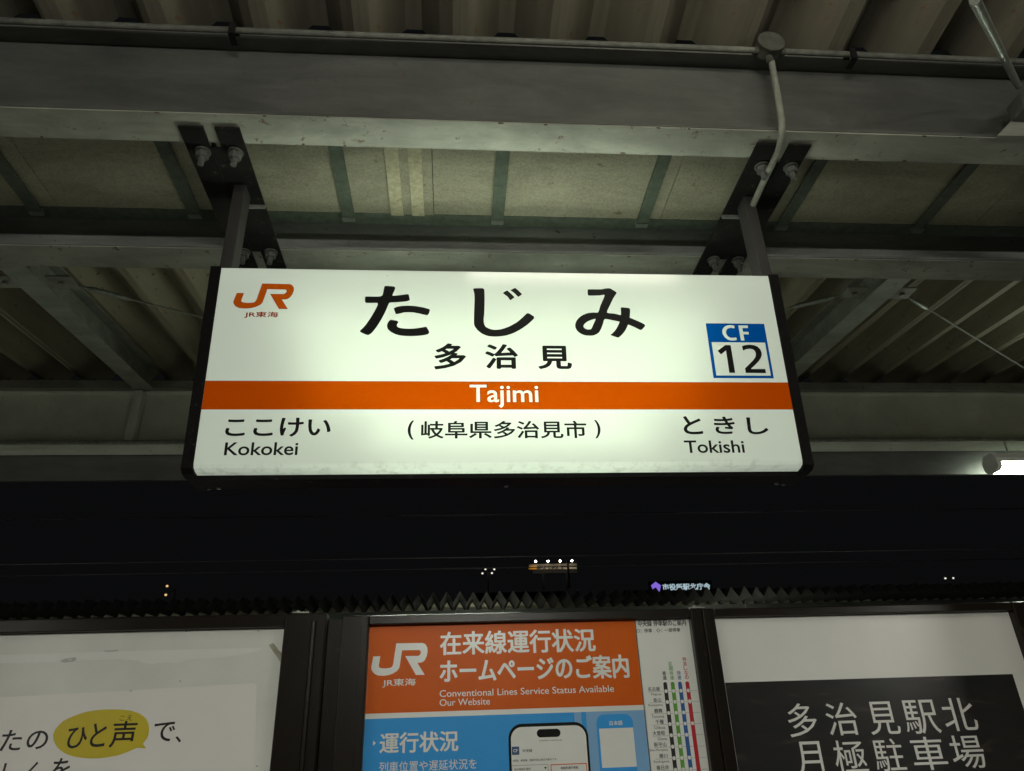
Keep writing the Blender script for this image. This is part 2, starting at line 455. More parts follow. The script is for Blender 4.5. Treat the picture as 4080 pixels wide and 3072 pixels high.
# folded roof sheets, one object per fold
P_, H_ = 0.345, 0.165
def fold(x0, y0, z0, y1, z1, t=0.003, P=P_, H=H_, vw=0.028, rw=0.03):
    pr = [(0, 0), (vw, 0), (P / 2 - rw, H), (P / 2 + rw, H), (P - vw, 0), (P, 0)]
    vs = []
    for (y, z) in ((y0, z0), (y1, z1)):
        for a, b in pr: vs.append((x0 + a, y, z + b))
        for a, b in pr: vs.append((x0 + a, y, z + b + t))
    n = 6; fs = []
    for i in range(n - 1):
        fs.append((i, i + 1, 2 * n + i + 1, 2 * n + i)); fs.append((n + i, 3 * n + i, 3 * n + i + 1, n + i + 1))
    for o in (0, 2 * n):
        for i in range(n - 1): fs.append((o + i, o + n + i, o + n + i + 1, o + i + 1))
    fs.append((0, n, 3 * n, 2 * n)); fs.append((n - 1, 3 * n - 1, 4 * n - 1, 2 * n - 1))
    return MB().add(vs, fs)
xr0 = 0.195 - P_ / 2           # a ridge stands at x = 0.195
kA = int((XA - xr0) / P_); kB = int((XB - xr0) / P_)
far0 = near0 = None
for k in range(kA, kB):
    x = xr0 + k * P_
    if far0 is None:
        xs = x
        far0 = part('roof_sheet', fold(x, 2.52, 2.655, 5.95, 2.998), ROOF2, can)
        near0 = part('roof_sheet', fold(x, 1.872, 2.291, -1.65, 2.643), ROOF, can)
    else:
        again(far0, dx=x - xs, dz=random.uniform(-0.003, 0.003)); again(near0, dx=x - xs, dz=random.uniform(0, 0.003))
for k in range(-12, 15):       # galvanised clips holding the folds down on the front beam
    x = 0.195 + k * P_
    part('roof_clip', MB().tube([(x - 0.03, 1.80, 2.286), (x - 0.022, 1.80, 2.302), (x, 1.80, 2.309), (x + 0.022, 1.80, 2.302), (x + 0.03, 1.80, 2.286)], 0.007, 6), GALV, can)

def rafter(xc, y0, z0, y1, z1, w=0.15, h=0.2, tf=0.01, tw=0.007):
    m = MB()
    def bar(xa, xb, za, zb):
        vs = [(x, y, z + dz) for (y, z) in ((y0, z0), (y1, z1)) for dz in (za, zb) for x in (xa, xb)]
        m.add(vs, [(0, 1, 3, 2), (4, 6, 7, 5), (0, 4, 5, 1), (2, 3, 7, 6), (0, 2, 6, 4), (1, 5, 7, 3)])
    bar(xc - w / 2, xc + w / 2, 0, tf); bar(xc - w / 2, xc + w / 2, h - tf, h); bar(xc - tw / 2, xc + tw / 2, tf, h - tf)
    return m
for xc in (-7.625, -2.455, 2.715, 7.885):
    part('rafter', rafter(xc, 2.64, 2.454, 5.42, 2.732), ST, can, bevel=0.002)
    part('rafter', rafter(xc, 1.77, 2.088, -1.1, 2.375), ST, can, bevel=0.002)
    part('rafter_bracket', MB().box(xc - 0.07, xc + 0.07, 2.5, 2.63, 2.101, 2.452), STW, can)
    part('column', MB().box(xc - 0.10, xc + 0.10, 2.02, 2.38, ZF, 1.893), STW, can, bevel=0.004)
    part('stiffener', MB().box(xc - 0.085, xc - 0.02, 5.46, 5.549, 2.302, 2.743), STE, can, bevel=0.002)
    part('column_head', MB().box(xc - 0.13, xc + 0.13, 1.80, 2.60, 1.882, 1.893), STW, can)
# edge beams: channel web, top and bottom lips, eaves board behind
for s, yb in ((1, 5.55), (-1, -1.15)):
    y = lambda d: yb + s * d
    def bx(a, b, z0, z1): return MB().box(XA, XB, min(y(a), y(b)), max(y(a), y(b)), z0, z1)
    if s > 0:
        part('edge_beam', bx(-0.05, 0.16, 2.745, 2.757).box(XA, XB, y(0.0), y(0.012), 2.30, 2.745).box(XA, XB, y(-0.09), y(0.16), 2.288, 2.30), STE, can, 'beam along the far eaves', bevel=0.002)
        part('edge_lip', MB().box(XA, XB, 5.444, 5.452, 2.27, 2.305), GALV, can)
        part('eaves_board', MB().box(XA, XB, 5.74, 5.765, 2.085, 2.95), STB, can)
        part('purlin', MB().box(XA, XB, 5.46, 5.52, 2.76, 2.83), ST, can)
    else:
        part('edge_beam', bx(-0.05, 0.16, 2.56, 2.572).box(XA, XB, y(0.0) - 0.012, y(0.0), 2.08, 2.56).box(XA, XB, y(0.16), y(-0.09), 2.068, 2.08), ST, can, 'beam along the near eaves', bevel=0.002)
        part('eaves_board', MB().box(XA, XB, -1.76, -1.735, 2.0, 2.75), STW, can)
# brace rods with gusset plates in the rear roof plane
def brace(a, b, r=0.0065):
    a = Vector(a); b = Vector(b)
    rod = part('brace_rod', MB().tube([a, b], r, 8), ST, can)
    d = (b - a).normalized()
    part('turnbuckle', MB().tube([a + d * 0.12, a + d * 0.16, a + d * 0.34, a + d * 0.38], [0.008, 0.017, 0.017, 0.008], 8), GALV, rod)
    part('gusset_plate', MB().box(a.x - 0.07, a.x + 0.07, a.y - 0.06, a.y + 0.06, a.z - 0.005, a.z + 0.005), ST, can)
    part('bolt', MB().cyl(a + Vector((0, 0, -0.022)), a + Vector((0, 0, 0.01)), 0.016, 6, False), GALV, rod)
for xc, qs in ((-2.455, (-1, 1)), (2.715, (-1, 1))):
    for q in qs:
        brace((xc + q * 0.16, 3.76, 2.60), (xc + q * 2.58, 5.45, 2.80))
    for q in (-1, 1):
        brace((xc + q * 0.16, 0.4, 2.27), (xc + q * 2.58, -1.0, 2.42))
# knee plate and diagonal rod on the front beam at the right
part('knee_plate', MB().prism([(1.8896,1.8873),(2.0488,2.038)] + [(2.60, 2.20), (2.60, 1.905)], 1.764, 1.776), ST, can, 'triangular knee plate')
part('brace_rod', MB().tube([(1.9846,1.7,2.0618), (1.5163,1.3,1.741), (1.0709,0.92,1.3678)], 0.011, 8), GALV, can, 'diagonal brace rod at the top right')
part('gusset_plate', MB().box(1.965, 2.13, 1.690, 1.762, 1.955, 2.02), STW, can, bevel=0.006)

GALV2 = mat('cable_sheath', (0.18, 0.19, 0.155), 0.6, vary=0.3, scale=40, bump=0.3, spec=0.3)
CONM = mat('dull_conduit', (0.12, 0.125, 0.105), 0.6, vary=0.4, scale=25, bump=0.3, stain=0.4, spec=0.3)
# ------------------------------------------------------------------ conduit on the front beam
con = thing('electrical_conduit', 'thin galvanised conduit along the top of the front beam and its junction box', 'conduit', (0.2, 1.745, 2.25))
part('pipe', MB().tube([(x, 1.745, 2.2505 + 0.002 * math.sin(x * 2.1)) for x in [XA + i * 0.4 for i in range(int((XB - XA) / 0.4) + 1)]], 0.0115, 8), CONM, con)
for x in (-3.6, -0.75, 1.44, 4.2):
    part('clamp', MB().box(x - 0.011, x + 0.011, 1.729, 1.779, 2.263, 2.267).box(x - 0.011, x + 0.011, 1.729, 1.7325, 2.215, 2.2629).box(x - 0.011, x + 0.011, 1.7326, 1.779, 2.215, 2.219), STD, con)
JBM = mat('junction_box_paint', (0.06, 0.062, 0.05), 0.7, vary=0.4, scale=40, bump=0.4, spec=0.25)
jb = part('junction_box', MB().cyl((1.13, 1.76, 2.262), (1.13, 1.718, 2.262), 0.046, 24).cyl((1.075, 1.745, 2.25), (1.19, 1.745, 2.25), 0.014, 10).cyl((1.125, 1.745, 2.23), (1.125, 1.745, 2.188), 0.013, 10), JBM, con)
part('lid', MB().cyl((1.13, 1.717, 2.262), (1.13, 1.711, 2.262), 0.049, 24), JBM, jb)
cab = [(1.1304,1.745,2.1916),(1.1161,1.735,2.0736),(1.1023,1.725,1.9606),(1.0909,1.72,1.8683),(1.0872,1.735,1.8206),(1.1171,1.8319,1.845),(1.1158,1.8982,1.84),(1.1185,1.9754,1.84),(1.1202,2.0562,1.835),(1.1226,2.1229,1.83)]
part('flexible_cable', MB().tube(cab, 0.0115, 10), GALV2, con, 'grey flexible conduit dropping to the sign')

# ------------------------------------------------------------------ station sign
YT, ZT, YB, ZB = 1.984, 1.4337, 2.035, 0.786
XL, XRt = -0.739, 1.061
YC = 2.12                                    # middle of the box
sg = thing('station_sign', 'backlit white station name sign with an orange band hanging under the canopy', 'station sign', (0.161, YC, 0.76))
Ls = math.hypot(YT - YB, ZT - ZB)
D = ((YT - YB) / Ls, (ZT - ZB) / Ls)
face = Plane(sg, (0, YB, ZB), (0, D[0], D[1]), (0, -D[1], D[0]))
AC = acrylic()
def sheet(ya, yb_, sgn):
    """acrylic sheet curling under at its foot, 3 mm thick; sgn -1 front, +1 back (mirrored about YC)"""
    pr = [(YT, ZT), (YB, ZB), (YB + 0.006, ZB - 0.010), (YB + 0.022, ZB - 0.0155), (YB + 0.045, ZB - 0.018)]
    if sgn > 0: pr = [(2 * YC - y, z) for y, z in pr]
    q = -0.003 * sgn
    inner = [(y + q, z + 0.002) for y, z in pr]
    m = MB(); n = len(pr)
    vs = [(x, y, z) for x in (XL, XRt) for (y, z) in pr]
    m.add(vs, [(i, i + 1, n + i + 1, n + i) for i in range(n - 1)])
    return m
part('face_panel', sheet(0, 0, -1), AC, sg, 'glowing white front face')
part('face_panel', sheet(0, 0, 1), AC, sg, 'glowing white rear face')
# end frames: wedge shaped cheeks with rounded feet
def cheek(x0, x1):
    f = 0.006
    pr = [(YT - f, ZT + 0.004), (YB - f, ZB + 0.01), (YB - f, ZB - 0.014), (YB + 0.012, ZB - 0.026), (YB + 0.045, ZB - 0.028)]
    pr = pr + [(2 * YC - y, z) for y, z in reversed(pr)]
    return MB().prism(pr, x0, x1, 'x')
part('end_frame', cheek(XL - 0.033, XL), CAP, sg, bevel=0.002)
part('end_frame', cheek(XRt, XRt + 0.033), CAP, sg, bevel=0.002)
part('bottom_tray', MB().box(XL, XRt, YB + 0.046, 2 * YC - YB - 0.046, ZB - 0.032, ZB - 0.020)
     .box(XL, XRt, YB + 0.044, YB + 0.0455, ZB - 0.032, ZB - 0.017), CAP, sg, 'dark underside of the sign')
for xx in (XL + 0.045, 0.161, XRt - 0.045):
    part('tray_screw', MB().cyl((xx, 2 * YC - YB - 0.06, ZB - 0.037), (xx, 2 * YC - YB - 0.06, ZB - 0.031), 0.006, 8), GALV, sg)
# made-up open grille on top, its slots added so the tubes light the beams
top = MB().box(XL, XRt, YT + 0.002, YT + 0.008, ZT - 0.006, ZT - 0.001).box(XL, XRt, 2 * YC - YT - 0.012, 2 * YC - YT - 0.002, ZT - 0.006, ZT - 0.001)
for i in range(13):
    x = XL + 0.07 + i * (XRt - XL - 0.14) / 12
    top.box(x - 0.006, x + 0.006, YT + 0.0121, 2 * YC - YT - 0.0121, ZT - 0.014, ZT - 0.002)
part('top_grille', top, CAP, sg)
TUB = emit('fluorescent_tube', (0.90, 1.0, 0.82), TUBE)
for (x0, x1, z) in ((-0.52, 0.84, 1.265), (-0.46, 0.80, 1.13), (-0.42, 0.76, 1.00), (-0.24, 0.60, 0.89)):
    part('fluorescent_tube', MB().tube([(x0, YC, z), (x1, YC, z)], 0.012, 6, False, True), TUB, sg)
    part('tube_holder', MB().box(x0 - 0.02, x0 - 0.001, YC - 0.015, YC + 0.015, z - 0.02, z + 0.02).box(x1 + 0.001, x1 + 0.02, YC - 0.015, YC + 0.015, z - 0.02, z + 0.02), ST, sg)

ORF = film('orange_film', (0.60, 0.088, 0.0006))
BRF = film('rust_red_film', (0.60, 0.105, 0.006))
BLF = film('blue_film', (0.001, 0.105, 0.44))
# big kana, traced
ta = [[(-0.2181,0.5917),(-0.192,0.5898),(-0.1873,0.5835),(-0.1902,0.573),(-0.1955,0.5579),(-0.1916,0.5558),(-0.1703,0.5586),(-0.1476,0.5623),(-0.1436,0.5594),(-0.14,0.5423),(-0.1425,0.5389),(-0.154,0.5354),(-0.1785,0.5326),(-0.2004,0.5311),(-0.2055,0.5278),(-0.209,0.5177),(-0.2159,0.4971),(-0.2276,0.4693),(-0.2429,0.4403),(-0.2548,0.423),(-0.2621,0.4166),(-0.2677,0.4151),(-0.2773,0.4186),(-0.2896,0.4249),(-0.2917,0.4284),(-0.29,0.432),(-0.2762,0.4486),(-0.2598,0.4776),(-0.2458,0.5084),(-0.2407,0.5232),(-0.2415,0.5279),(-0.2454,0.5293),(-0.2762,0.5287),(-0.2809,0.5338),(-0.2816,0.5478),(-0.2786,0.5519),(-0.2477,0.552),(-0.2348,0.5529),(-0.2278,0.5567),(-0.2256,0.565),(-0.2225,0.5875)],
      [(-0.1888,0.5106),(-0.1806,0.5156),(-0.1652,0.519),(-0.1433,0.5208),(-0.12,0.5191),(-0.0966,0.5147),(-0.0777,0.5087),(-0.0755,0.5054),(-0.0781,0.4936),(-0.0826,0.4877),(-0.0864,0.4866),(-0.1091,0.4925),(-0.1285,0.4962),(-0.1427,0.4969),(-0.1568,0.4959),(-0.1708,0.4915),(-0.1798,0.4898),(-0.183,0.4916),(-0.1893,0.5077)],
      [(-0.1976,0.4692),(-0.1855,0.4676),(-0.1764,0.4648),(-0.174,0.4605),(-0.1773,0.4532),(-0.1778,0.4482),(-0.1738,0.4432),(-0.1642,0.4397),(-0.1412,0.4382),(-0.1208,0.4395),(-0.103,0.4427),(-0.0902,0.4451),(-0.0851,0.4448),(-0.0772,0.4304),(-0.0767,0.4247),(-0.0796,0.4204),(-0.0872,0.4174),(-0.1101,0.4137),(-0.1367,0.4124),(-0.1621,0.4135),(-0.18,0.418),(-0.1942,0.4258),(-0.2047,0.435),(-0.2082,0.4435),(-0.2088,0.4507),(-0.2062,0.4594),(-0.2014,0.4667)]]
ji = [[(0.0626,0.5835),(0.0673,0.5869),(0.0925,0.5877),(0.0977,0.5848),(0.0993,0.5787),(0.0995,0.5425),(0.0979,0.4979),(0.0956,0.4758),(0.0961,0.4611),(0.0998,0.4502),(0.1062,0.4445),(0.1178,0.4391),(0.1334,0.4371),(0.153,0.4401),(0.1766,0.4496),(0.2019,0.4652),(0.2195,0.4815),(0.2332,0.4957),(0.2386,0.4977),(0.2438,0.4959),(0.256,0.4871),(0.2578,0.4827),(0.2556,0.4768),(0.2371,0.4582),(0.2142,0.4405),(0.189,0.4257),(0.1628,0.4165),(0.1329,0.4129),(0.1084,0.4149),(0.0904,0.4226),(0.0763,0.4348),(0.0674,0.4477),(0.0645,0.4593),(0.0652,0.4975),(0.0672,0.5421),(0.0668,0.5631),(0.0645,0.5767)],
      [(0.1599,0.5705),(0.1627,0.5743),(0.1728,0.5802),(0.1761,0.5786),(0.1852,0.5693),(0.1961,0.5566),(0.1954,0.5544),(0.1845,0.5455),(0.1812,0.5463),(0.1729,0.5586),(0.1605,0.569)],
      [(0.1848,0.5815),(0.1876,0.5838),(0.1984,0.5898),(0.2017,0.5889),(0.2121,0.5788),(0.2209,0.5683),(0.2199,0.5653),(0.2101,0.5579),(0.2068,0.559),(0.1972,0.5703),(0.1861,0.58)]]
mi = [[(0.4385,0.5852),(0.4429,0.5888),(0.4823,0.5894),(0.4962,0.5922),(0.5072,0.5939),(0.5153,0.5928),(0.5257,0.5857),(0.5328,0.5804),(0.5345,0.5766),(0.5321,0.572),(0.5219,0.5566),(0.5091,0.5313),(0.4967,0.5036),(0.5186,0.4998),(0.5411,0.4944),(0.5712,0.4847),(0.5945,0.4738),(0.6137,0.4636),(0.6179,0.4584),(0.6168,0.454),(0.6063,0.4428),(0.6021,0.441),(0.5969,0.4424),(0.5816,0.4514),(0.5623,0.4601),(0.535,0.4699),(0.51,0.4758),(0.4875,0.4793),(0.4809,0.4637),(0.4727,0.4437),(0.4652,0.4312),(0.4553,0.4238),(0.4445,0.4196),(0.4325,0.4188),(0.4168,0.4205),(0.4027,0.4277),(0.3934,0.4378),(0.3893,0.4495),(0.3899,0.4598),(0.395,0.4731),(0.4036,0.4836),(0.4149,0.4926),(0.4328,0.5003),(0.4517,0.5031),(0.4672,0.5037),(0.4764,0.5279),(0.4936,0.5673),(0.4765,0.5662),(0.4426,0.5651),(0.4387,0.5676),(0.4376,0.5714)],
      [(0.4574,0.4797),(0.4417,0.4751),(0.4293,0.4691),(0.4194,0.4601),(0.416,0.4534),(0.4178,0.4468),(0.4248,0.4421),(0.4327,0.4411),(0.4395,0.4426),(0.4431,0.4478),(0.4502,0.4634)]]
mi2 = [[(0.5433,0.5197),(0.5469,0.523),(0.5677,0.521),(0.5729,0.5185),(0.5736,0.511),(0.5699,0.4854),(0.5623,0.4601),(0.5525,0.4408),(0.539,0.4231),(0.5289,0.4142),(0.5248,0.4127),(0.5183,0.4148),(0.5035,0.4206),(0.5024,0.4235),(0.5074,0.4272),(0.5206,0.442),(0.5315,0.4612),(0.5394,0.4821),(0.5425,0.5031)]]
face.shape(ta, BLACK, name='lettering', sm=3, label='large black kana at the left of the name')
face.shape(ji, BLACK, name='lettering', sm=3, label='large black kana in the middle of the name')
mo = face.shape(mi, BLACK, name='lettering', sm=3, label='large black kana at the right of the name')
face.shape(mi2, BLACK, 0.0011, name='lettering_stroke', sm=3, parent=mo)
KO = 0.034
face.words([('多', (-0.06,0.039,0.2985,0.3883)), ('治', (0.0985,0.2016,0.3014,0.3868)), ('見', (0.2635,0.3708,0.3011,0.3825))], BLACK, off=KO, label='black kanji under the kana name')
face.text('ここけい', (-0.6627,-0.3604,0.0816,0.1409), BLACK, off=0.026, label='black kana of the station to the left')
face.text('Kokokei', (-0.658,-0.4502,0.0253,0.0648), BLACK, off=0.014, label='black roman name at the lower left')
face.words([('と', (0.7029,0.7628,0.0855,0.145)), ('き', (0.8004,0.8667,0.0863,0.1433)), ('し', (0.9048,0.9706,0.0849,0.1406))], BLACK, off=0.026, label='black kana of the station to the right')
face.text('Tokishi', (0.6986,0.8854,0.0259,0.0659), BLACK, off=0.014, label='black roman name at the lower right')
pA = (-0.1354,-0.1167,0.0716,0.1314); pK0 = (-0.0956,-0.0273,0.0743,0.1303); pK1 = (0.3333,0.4022,0.0739,0.1298); pB = (0.4272,0.4452,0.0737,0.1323)
face.words([('(', pA), ('岐阜県多治見市', (pK0[0], pK1[1], pK0[2], pK0[3])), (')', pB)], BLACK, off=0.022, label='black address line in brackets')
# orange band with the roman name cut out of it
bl = 0.2587658395014767; bb_ = 0.16592480526788755; br_ = 0.2583098583990613; bb2 = 0.1669934956615722
b_hi = (bl + br_) / 2; b_lo = (bb_ + bb2) / 2
t0 = (0.0491,0.117,0.1721,0.2478); t1 = (0.153,0.2605,0.1721,0.2481)
tv, tf = loops_of_text('Tajimi', 0.012)
tv = to_rect(tv, (t0[0], t1[1], t0[2], t0[3]))
face.shape([[(XL + 0.0005, b_lo), (XRt - 0.0005, b_lo), (XRt - 0.0005, b_hi), (XL + 0.0005, b_hi)]] + boundary(tv, tf), ORF, 0.0012, name='orange_band', label='orange band with the roman station name in white')
# railway emblem
JRL = [(285,480),(483,480),(458,690),(475,720),(530,738),(650,747),(780,738),(840,718),(865,670),(920,208),(1680,215),(1760,240),(1820,310),(1838,400),(1820,500),(1770,590),(1710,630),(1660,642),(1560,645),(1785,905),(1535,903),(1200,492),(1580,495),(1630,465),(1645,420),(1630,385),(1595,368),(1098,365),(1060,690),(1050,740),(1000,800),(880,860),(760,890),(620,903),(450,890),(340,845),(270,775),(250,720),(255,660)]
def emblem(rect, shear=0.0): return to_rect([(x, -y) for x, y in JRL], rect, shear)
face.shape([emblem((-0.6862,-0.5081,0.5035,0.5945), 0.10)], BRF, name='railway_emblem', label='rust red railway emblem at the top left')
face.text('JR東海', (-0.6501,-0.5454,0.4702,0.4938), BRF, off=0.06, name='lettering', label='small rust red name under the emblem')
# station number plate
o4 = [(0.8193,0.468),(1.016,0.4671),(1.018,0.2724),(0.821,0.2733)]
xa = (o4[0][0] + o4[3][0]) / 2; xb = (o4[1][0] + o4[2][0]) / 2; sa = (o4[2][1] + o4[3][1]) / 2; sb = (o4[0][1] + o4[1][1]) / 2
i4 = [(0.8302,0.3989),(1.0086,0.3992),(1.0087,0.2823),(0.8309,0.2816)]
ia = (i4[0][0] + i4[3][0]) / 2; ib = (i4[1][0] + i4[2][0]) / 2; ja = (i4[2][1] + i4[3][1]) / 2; jb_ = (i4[0][1] + i4[1][1]) / 2
cfl = [[(0.9148,0.4596),(0.9134,0.4499),(0.9051,0.4516),(0.8978,0.4511),(0.8901,0.4476),(0.8852,0.4407),(0.8839,0.4336),(0.8855,0.4251),(0.8905,0.4187),(0.8986,0.4157),(0.9064,0.4158),(0.9151,0.4171),(0.9154,0.4076),(0.9063,0.4059),(0.8971,0.4058),(0.8858,0.4088),(0.8767,0.4179),(0.8722,0.4278),(0.8714,0.4377),(0.8743,0.447),(0.8806,0.455),(0.8906,0.4601),(0.9026,0.4617)],
       [(0.9286,0.4608),(0.9602,0.4611),(0.96,0.4512),(0.9408,0.451),(0.9409,0.4377),(0.9593,0.4376),(0.9592,0.4283),(0.9408,0.4281),(0.9413,0.406),(0.9291,0.4059)]]
nb_ = face.shape([[(xa, sa), (xb, sa), (xb, sb), (xa, sb)], [(ia, ja), (ib, ja), (ib, jb_), (ia, jb_)]] + [smooth_loop(cfl[0], 2), cfl[1]], BLF, name='number_square', label='blue station number square')
for lp, lb in (([(0.8464,0.3685),(0.8745,0.389),(0.8925,0.3891),(0.8932,0.2914),(0.874,0.2913),(0.8744,0.3699),(0.856,0.3558)], 'bold black figure one'),
               ([(0.929,0.3852),(0.9389,0.3888),(0.9483,0.3906),(0.9569,0.3911),(0.9704,0.3893),(0.9813,0.3842),(0.9889,0.3744),(0.9914,0.3633),(0.9902,0.3528),(0.9851,0.3431),(0.9769,0.3326),(0.9632,0.3195),(0.9483,0.307),(0.9483,0.305),(0.9942,0.3052),(0.9942,0.2908),(0.9276,0.2912),(0.9277,0.3072),(0.9442,0.3221),(0.9593,0.336),(0.9682,0.3471),(0.9717,0.3583),(0.9703,0.368),(0.9647,0.3743),(0.9566,0.3763),(0.9474,0.376),(0.9392,0.3737),(0.931,0.3694)], 'bold black figure two')):
    face.shape([lp], BLACK, name='figure', label=lb, parent=nb_)

# ------------------------------------------------------------------ hangers of the sign
def hanger(xc, lab):
    h = thing('sign_hanger', lab, 'hanger bracket', (xc, YC, 1.44), 'steel hangers holding the station sign')
    for q, sx in ((0, -1), (1, 1)):
        x0 = xc + (-0.098 if sx < 0 else 0.018); x1 = x0 + 0.08
        m = MB().box(x0, x1, 1.825, 2.600, 1.876, 1.884)
        xw = (x1 - 0.007, x1) if sx < 0 else (x0, x0 + 0.007)
        m.box(xw[0], xw[1], 1.93, 2.47, 1.8841, 1.93)
        part('cross_angle', m, STD, h, bevel=0.001)
    part('filler_plate', MB().box(xc - 0.0175, xc + 0.0175, 1.915, 2.483, 1.878, 1.883), STD, h)
    hx = xc + (0.015 if xc < 0 else -0.055)
    part('hanger_tube', MB().box(hx, hx + 0.042, YC - 0.035, YC + 0.035, ZT - 0.02, 1.874), mat('hanger_steel', (0.019, 0.018, 0.016), 0.6, vary=0.35, scale=12, bump=0.3), h, bevel=0.003)
    part('base_plate', MB().box(xc - (0.005 if xc < 0 else 0.10), xc + (0.10 if xc < 0 else -0.02), YC + 0.075, YC + 0.083, 1.862, 1.8755), GALV, h)
    for bx_ in (-0.045, 0.062):
        for by in (1.925, 2.475):
            x = xc + bx_
            b = part('bolt', MB().cyl((x, by, 1.812), (x, by, 1.8755), 0.010, 8), ZINC, h)
            part('nut', MB().cyl((x, by, 1.842), (x, by, 1.862), 0.021, 6, False), ZINC, b)
            part('washer', MB().cyl((x, by, 1.866), (x, by, 1.8705), 0.026, 12), ZINC, b)
hanger(-0.80, 'dark steel cross angles and drop tube holding the left end of the sign')
hanger(1.145, 'dark steel cross angles and drop tube at the right end of the sign')

# ------------------------------------------------------------------ strip lights
DIFF = emit('lamp_diffuser', (0.88, 1.0, 0.80), LAMP)
HOUS = mat('lamp_housing', (0.72, 0.73, 0.69), 0.5, vary=0.15)
def strip_light(x0, y, z, lab):
    t = thing('strip_light', lab, 'strip light', (x0 + 0.6, y, z), 'strip lights under the canopy eaves')
    part('housing', MB().prism([(y - 0.05, z + 0.085), (y + 0.05, z + 0.085), (y + 0.088, z + 0.035), (y + 0.088, z - 0.001), (y - 0.088, z - 0.001), (y - 0.088, z + 0.035)], x0 + 0.045, x0 + 1.155, 'x'), HOUS, t, bevel=0.003)
    part('diffuser', MB().prism([(y - 0.082, z - 0.002), (y - 0.060, z - 0.060), (y + 0.060, z - 0.060), (y + 0.082, z - 0.002)], x0 + 0.046, x0 + 1.154, 'x'), DIFF, t)
    for a in (x0, x0 + 1.156):
        part('end_cap', MB().prism([(y - 0.055, z + 0.088), (y + 0.055, z + 0.088), (y + 0.088, z + 0.03), (y + 0.085, z - 0.037), (y + 0.052, z - 0.064), (y - 0.052, z - 0.064), (y - 0.085, z - 0.037), (y - 0.088, z + 0.03)], a, a + 0.045, 'x'), HOUS, t, bevel=0.004)
    for a in (x0 + 0.2, x0 + 1.0):
        part('suspension_rod', MB().cyl((a, y, z + 0.085), (a, y, 2.288 if y > 0 else 2.066), 0.006, 6), GALV, t)
LZ, LY = 2.085, 5.52
strip_light(4.50, LY, LZ, 'lit strip light under the far eaves at the right edge of the view')
strip_light(-0.67, LY, LZ, 'lit strip light under the far eaves hidden behind the station sign')
strip_light(-5.84, LY, LZ, 'lit strip light under the far eaves beyond the left of the view')
TUBL = emit('bare_tube', (1.0, 0.98, 0.88), BARE * 0.95)
def batten(x0, y, z, lab, tm=None, grp='bare tube battens under the near eaves', top=2.066):
    tm = tm or TUBL
    t = thing('batten_light', lab, 'strip light', (x0 + 0.6, y, z), grp)
    part('batten', MB().box(x0, x0 + 1.2, y - 0.02, y + 0.02, z + 0.03, z + 0.07), HOUS, t, bevel=0.003)
    for q in (-0.035, 0.035):
        part('tube', MB().tube([(x0 + 0.03, y + q, z), (x0 + 1.17, y + q, z)], 0.016, 6, False, True), tm, t)
    for a in (x0, x0 + 1.172): part('tube_holder', MB().box(a, a + 0.028, y - 0.06, y + 0.06, z - 0.02, z + 0.0299), HOUS, t)
    for a in (x0 + 0.2, x0 + 1.0): part('suspension_rod', MB().cyl((a, y, z + 0.07), (a, y, top), 0.006, 6), GALV, t)
batten(-0.45, -1.60, 1.32, 'lit tube batten behind the viewer in the middle of the bay')
batten(4.72, -1.60, 1.32, 'lit tube batten behind the viewer to the right')
batten(-5.62, -1.60, 1.32, 'lit tube batten behind the viewer to the left')
RFL = emit('roof_tube', (1.0, 0.93, 0.76), ROOFL)
batten(0.05, 0.62, 2.12, 'small lit batten above the viewer, close under the folded roof', RFL, 'battens close under the near roof', 2.40)
batten(5.22, 0.62, 2.12, 'small lit batten close under the folded roof in the bay to the right', RFL, 'battens close under the near roof', 2.40)

# ------------------------------------------------------------------ notice boards
DB = 3.0
TOPB = DB * 0.1735
def board(x0, x1, px0, px1, lab, ztop):
    """frame between x0..x1, opening px0..px1"""
    t = thing('notice_board', lab, 'notice board', ((x0 + x1) / 2, DB + 0.03, ZF), 'framed notice boards behind the sign')
    zo = DB * 0.162
    part('post', MB().box(x0, px0, DB - 0.035, DB + 0.05, ZF, ztop), FRM, t, bevel=0.006)
    part('post', MB().box(px1, x1, DB - 0.035, DB + 0.05, ZF, ztop), FRM, t, bevel=0.006)
    part('top_rail', MB().box(px0 + 0.0005, px1 - 0.0005, DB - 0.03, DB + 0.05, zo, ztop - 0.001), FRM, t, bevel=0.004)
    part('bottom_rail', MB().box(px0 + 0.0005, px1 - 0.0005, DB - 0.03, DB + 0.05, -0.95, -0.89), FRM, t, bevel=0.004)
    part('backing', MB().box(px0 + 0.0005, px1 - 0.0005, DB + 0.012, DB + 0.03, -0.889, zo - 0.001), STW, t)
    return t
x_Aop = -0.2132 * 3; x_Aout = -0.161 * 3; x_Bin = -0.141 * 3; x_Bop = -0.1070 * 3; x_BopR = 0.3141 * 3; x_mid = 0.330 * 3; x_Cop = 0.3468 * 3; x_CopR = 0.7675 * 3
bA = board(-2.30, x_Aout, -2.14, x_Aop, 'dark bronze notice board at the left holding the white poster', 0.5345)
bB = board(x_Bin, x_mid - 0.001, x_Bop, x_BopR, 'dark bronze notice board in the middle holding the orange poster and the route map', 0.5215)
bC = board(x_mid + 0.001, x_CopR + 0.15, x_Cop, x_CopR, 'dark bronze notice board at the right holding the parking poster', 0.519)
part('filler_strip', MB().box(x_Aout + 0.001, x_Bin - 0.001, DB + 0.01, DB + 0.04, ZF, 0.515), FRM, bB, bevel=0.003)
part('inner_bead', MB().box(x_Bin + 0.068, x_Bin + 0.073, DB - 0.039, DB - 0.0355, -0.9, 0.51), FRM, bB)
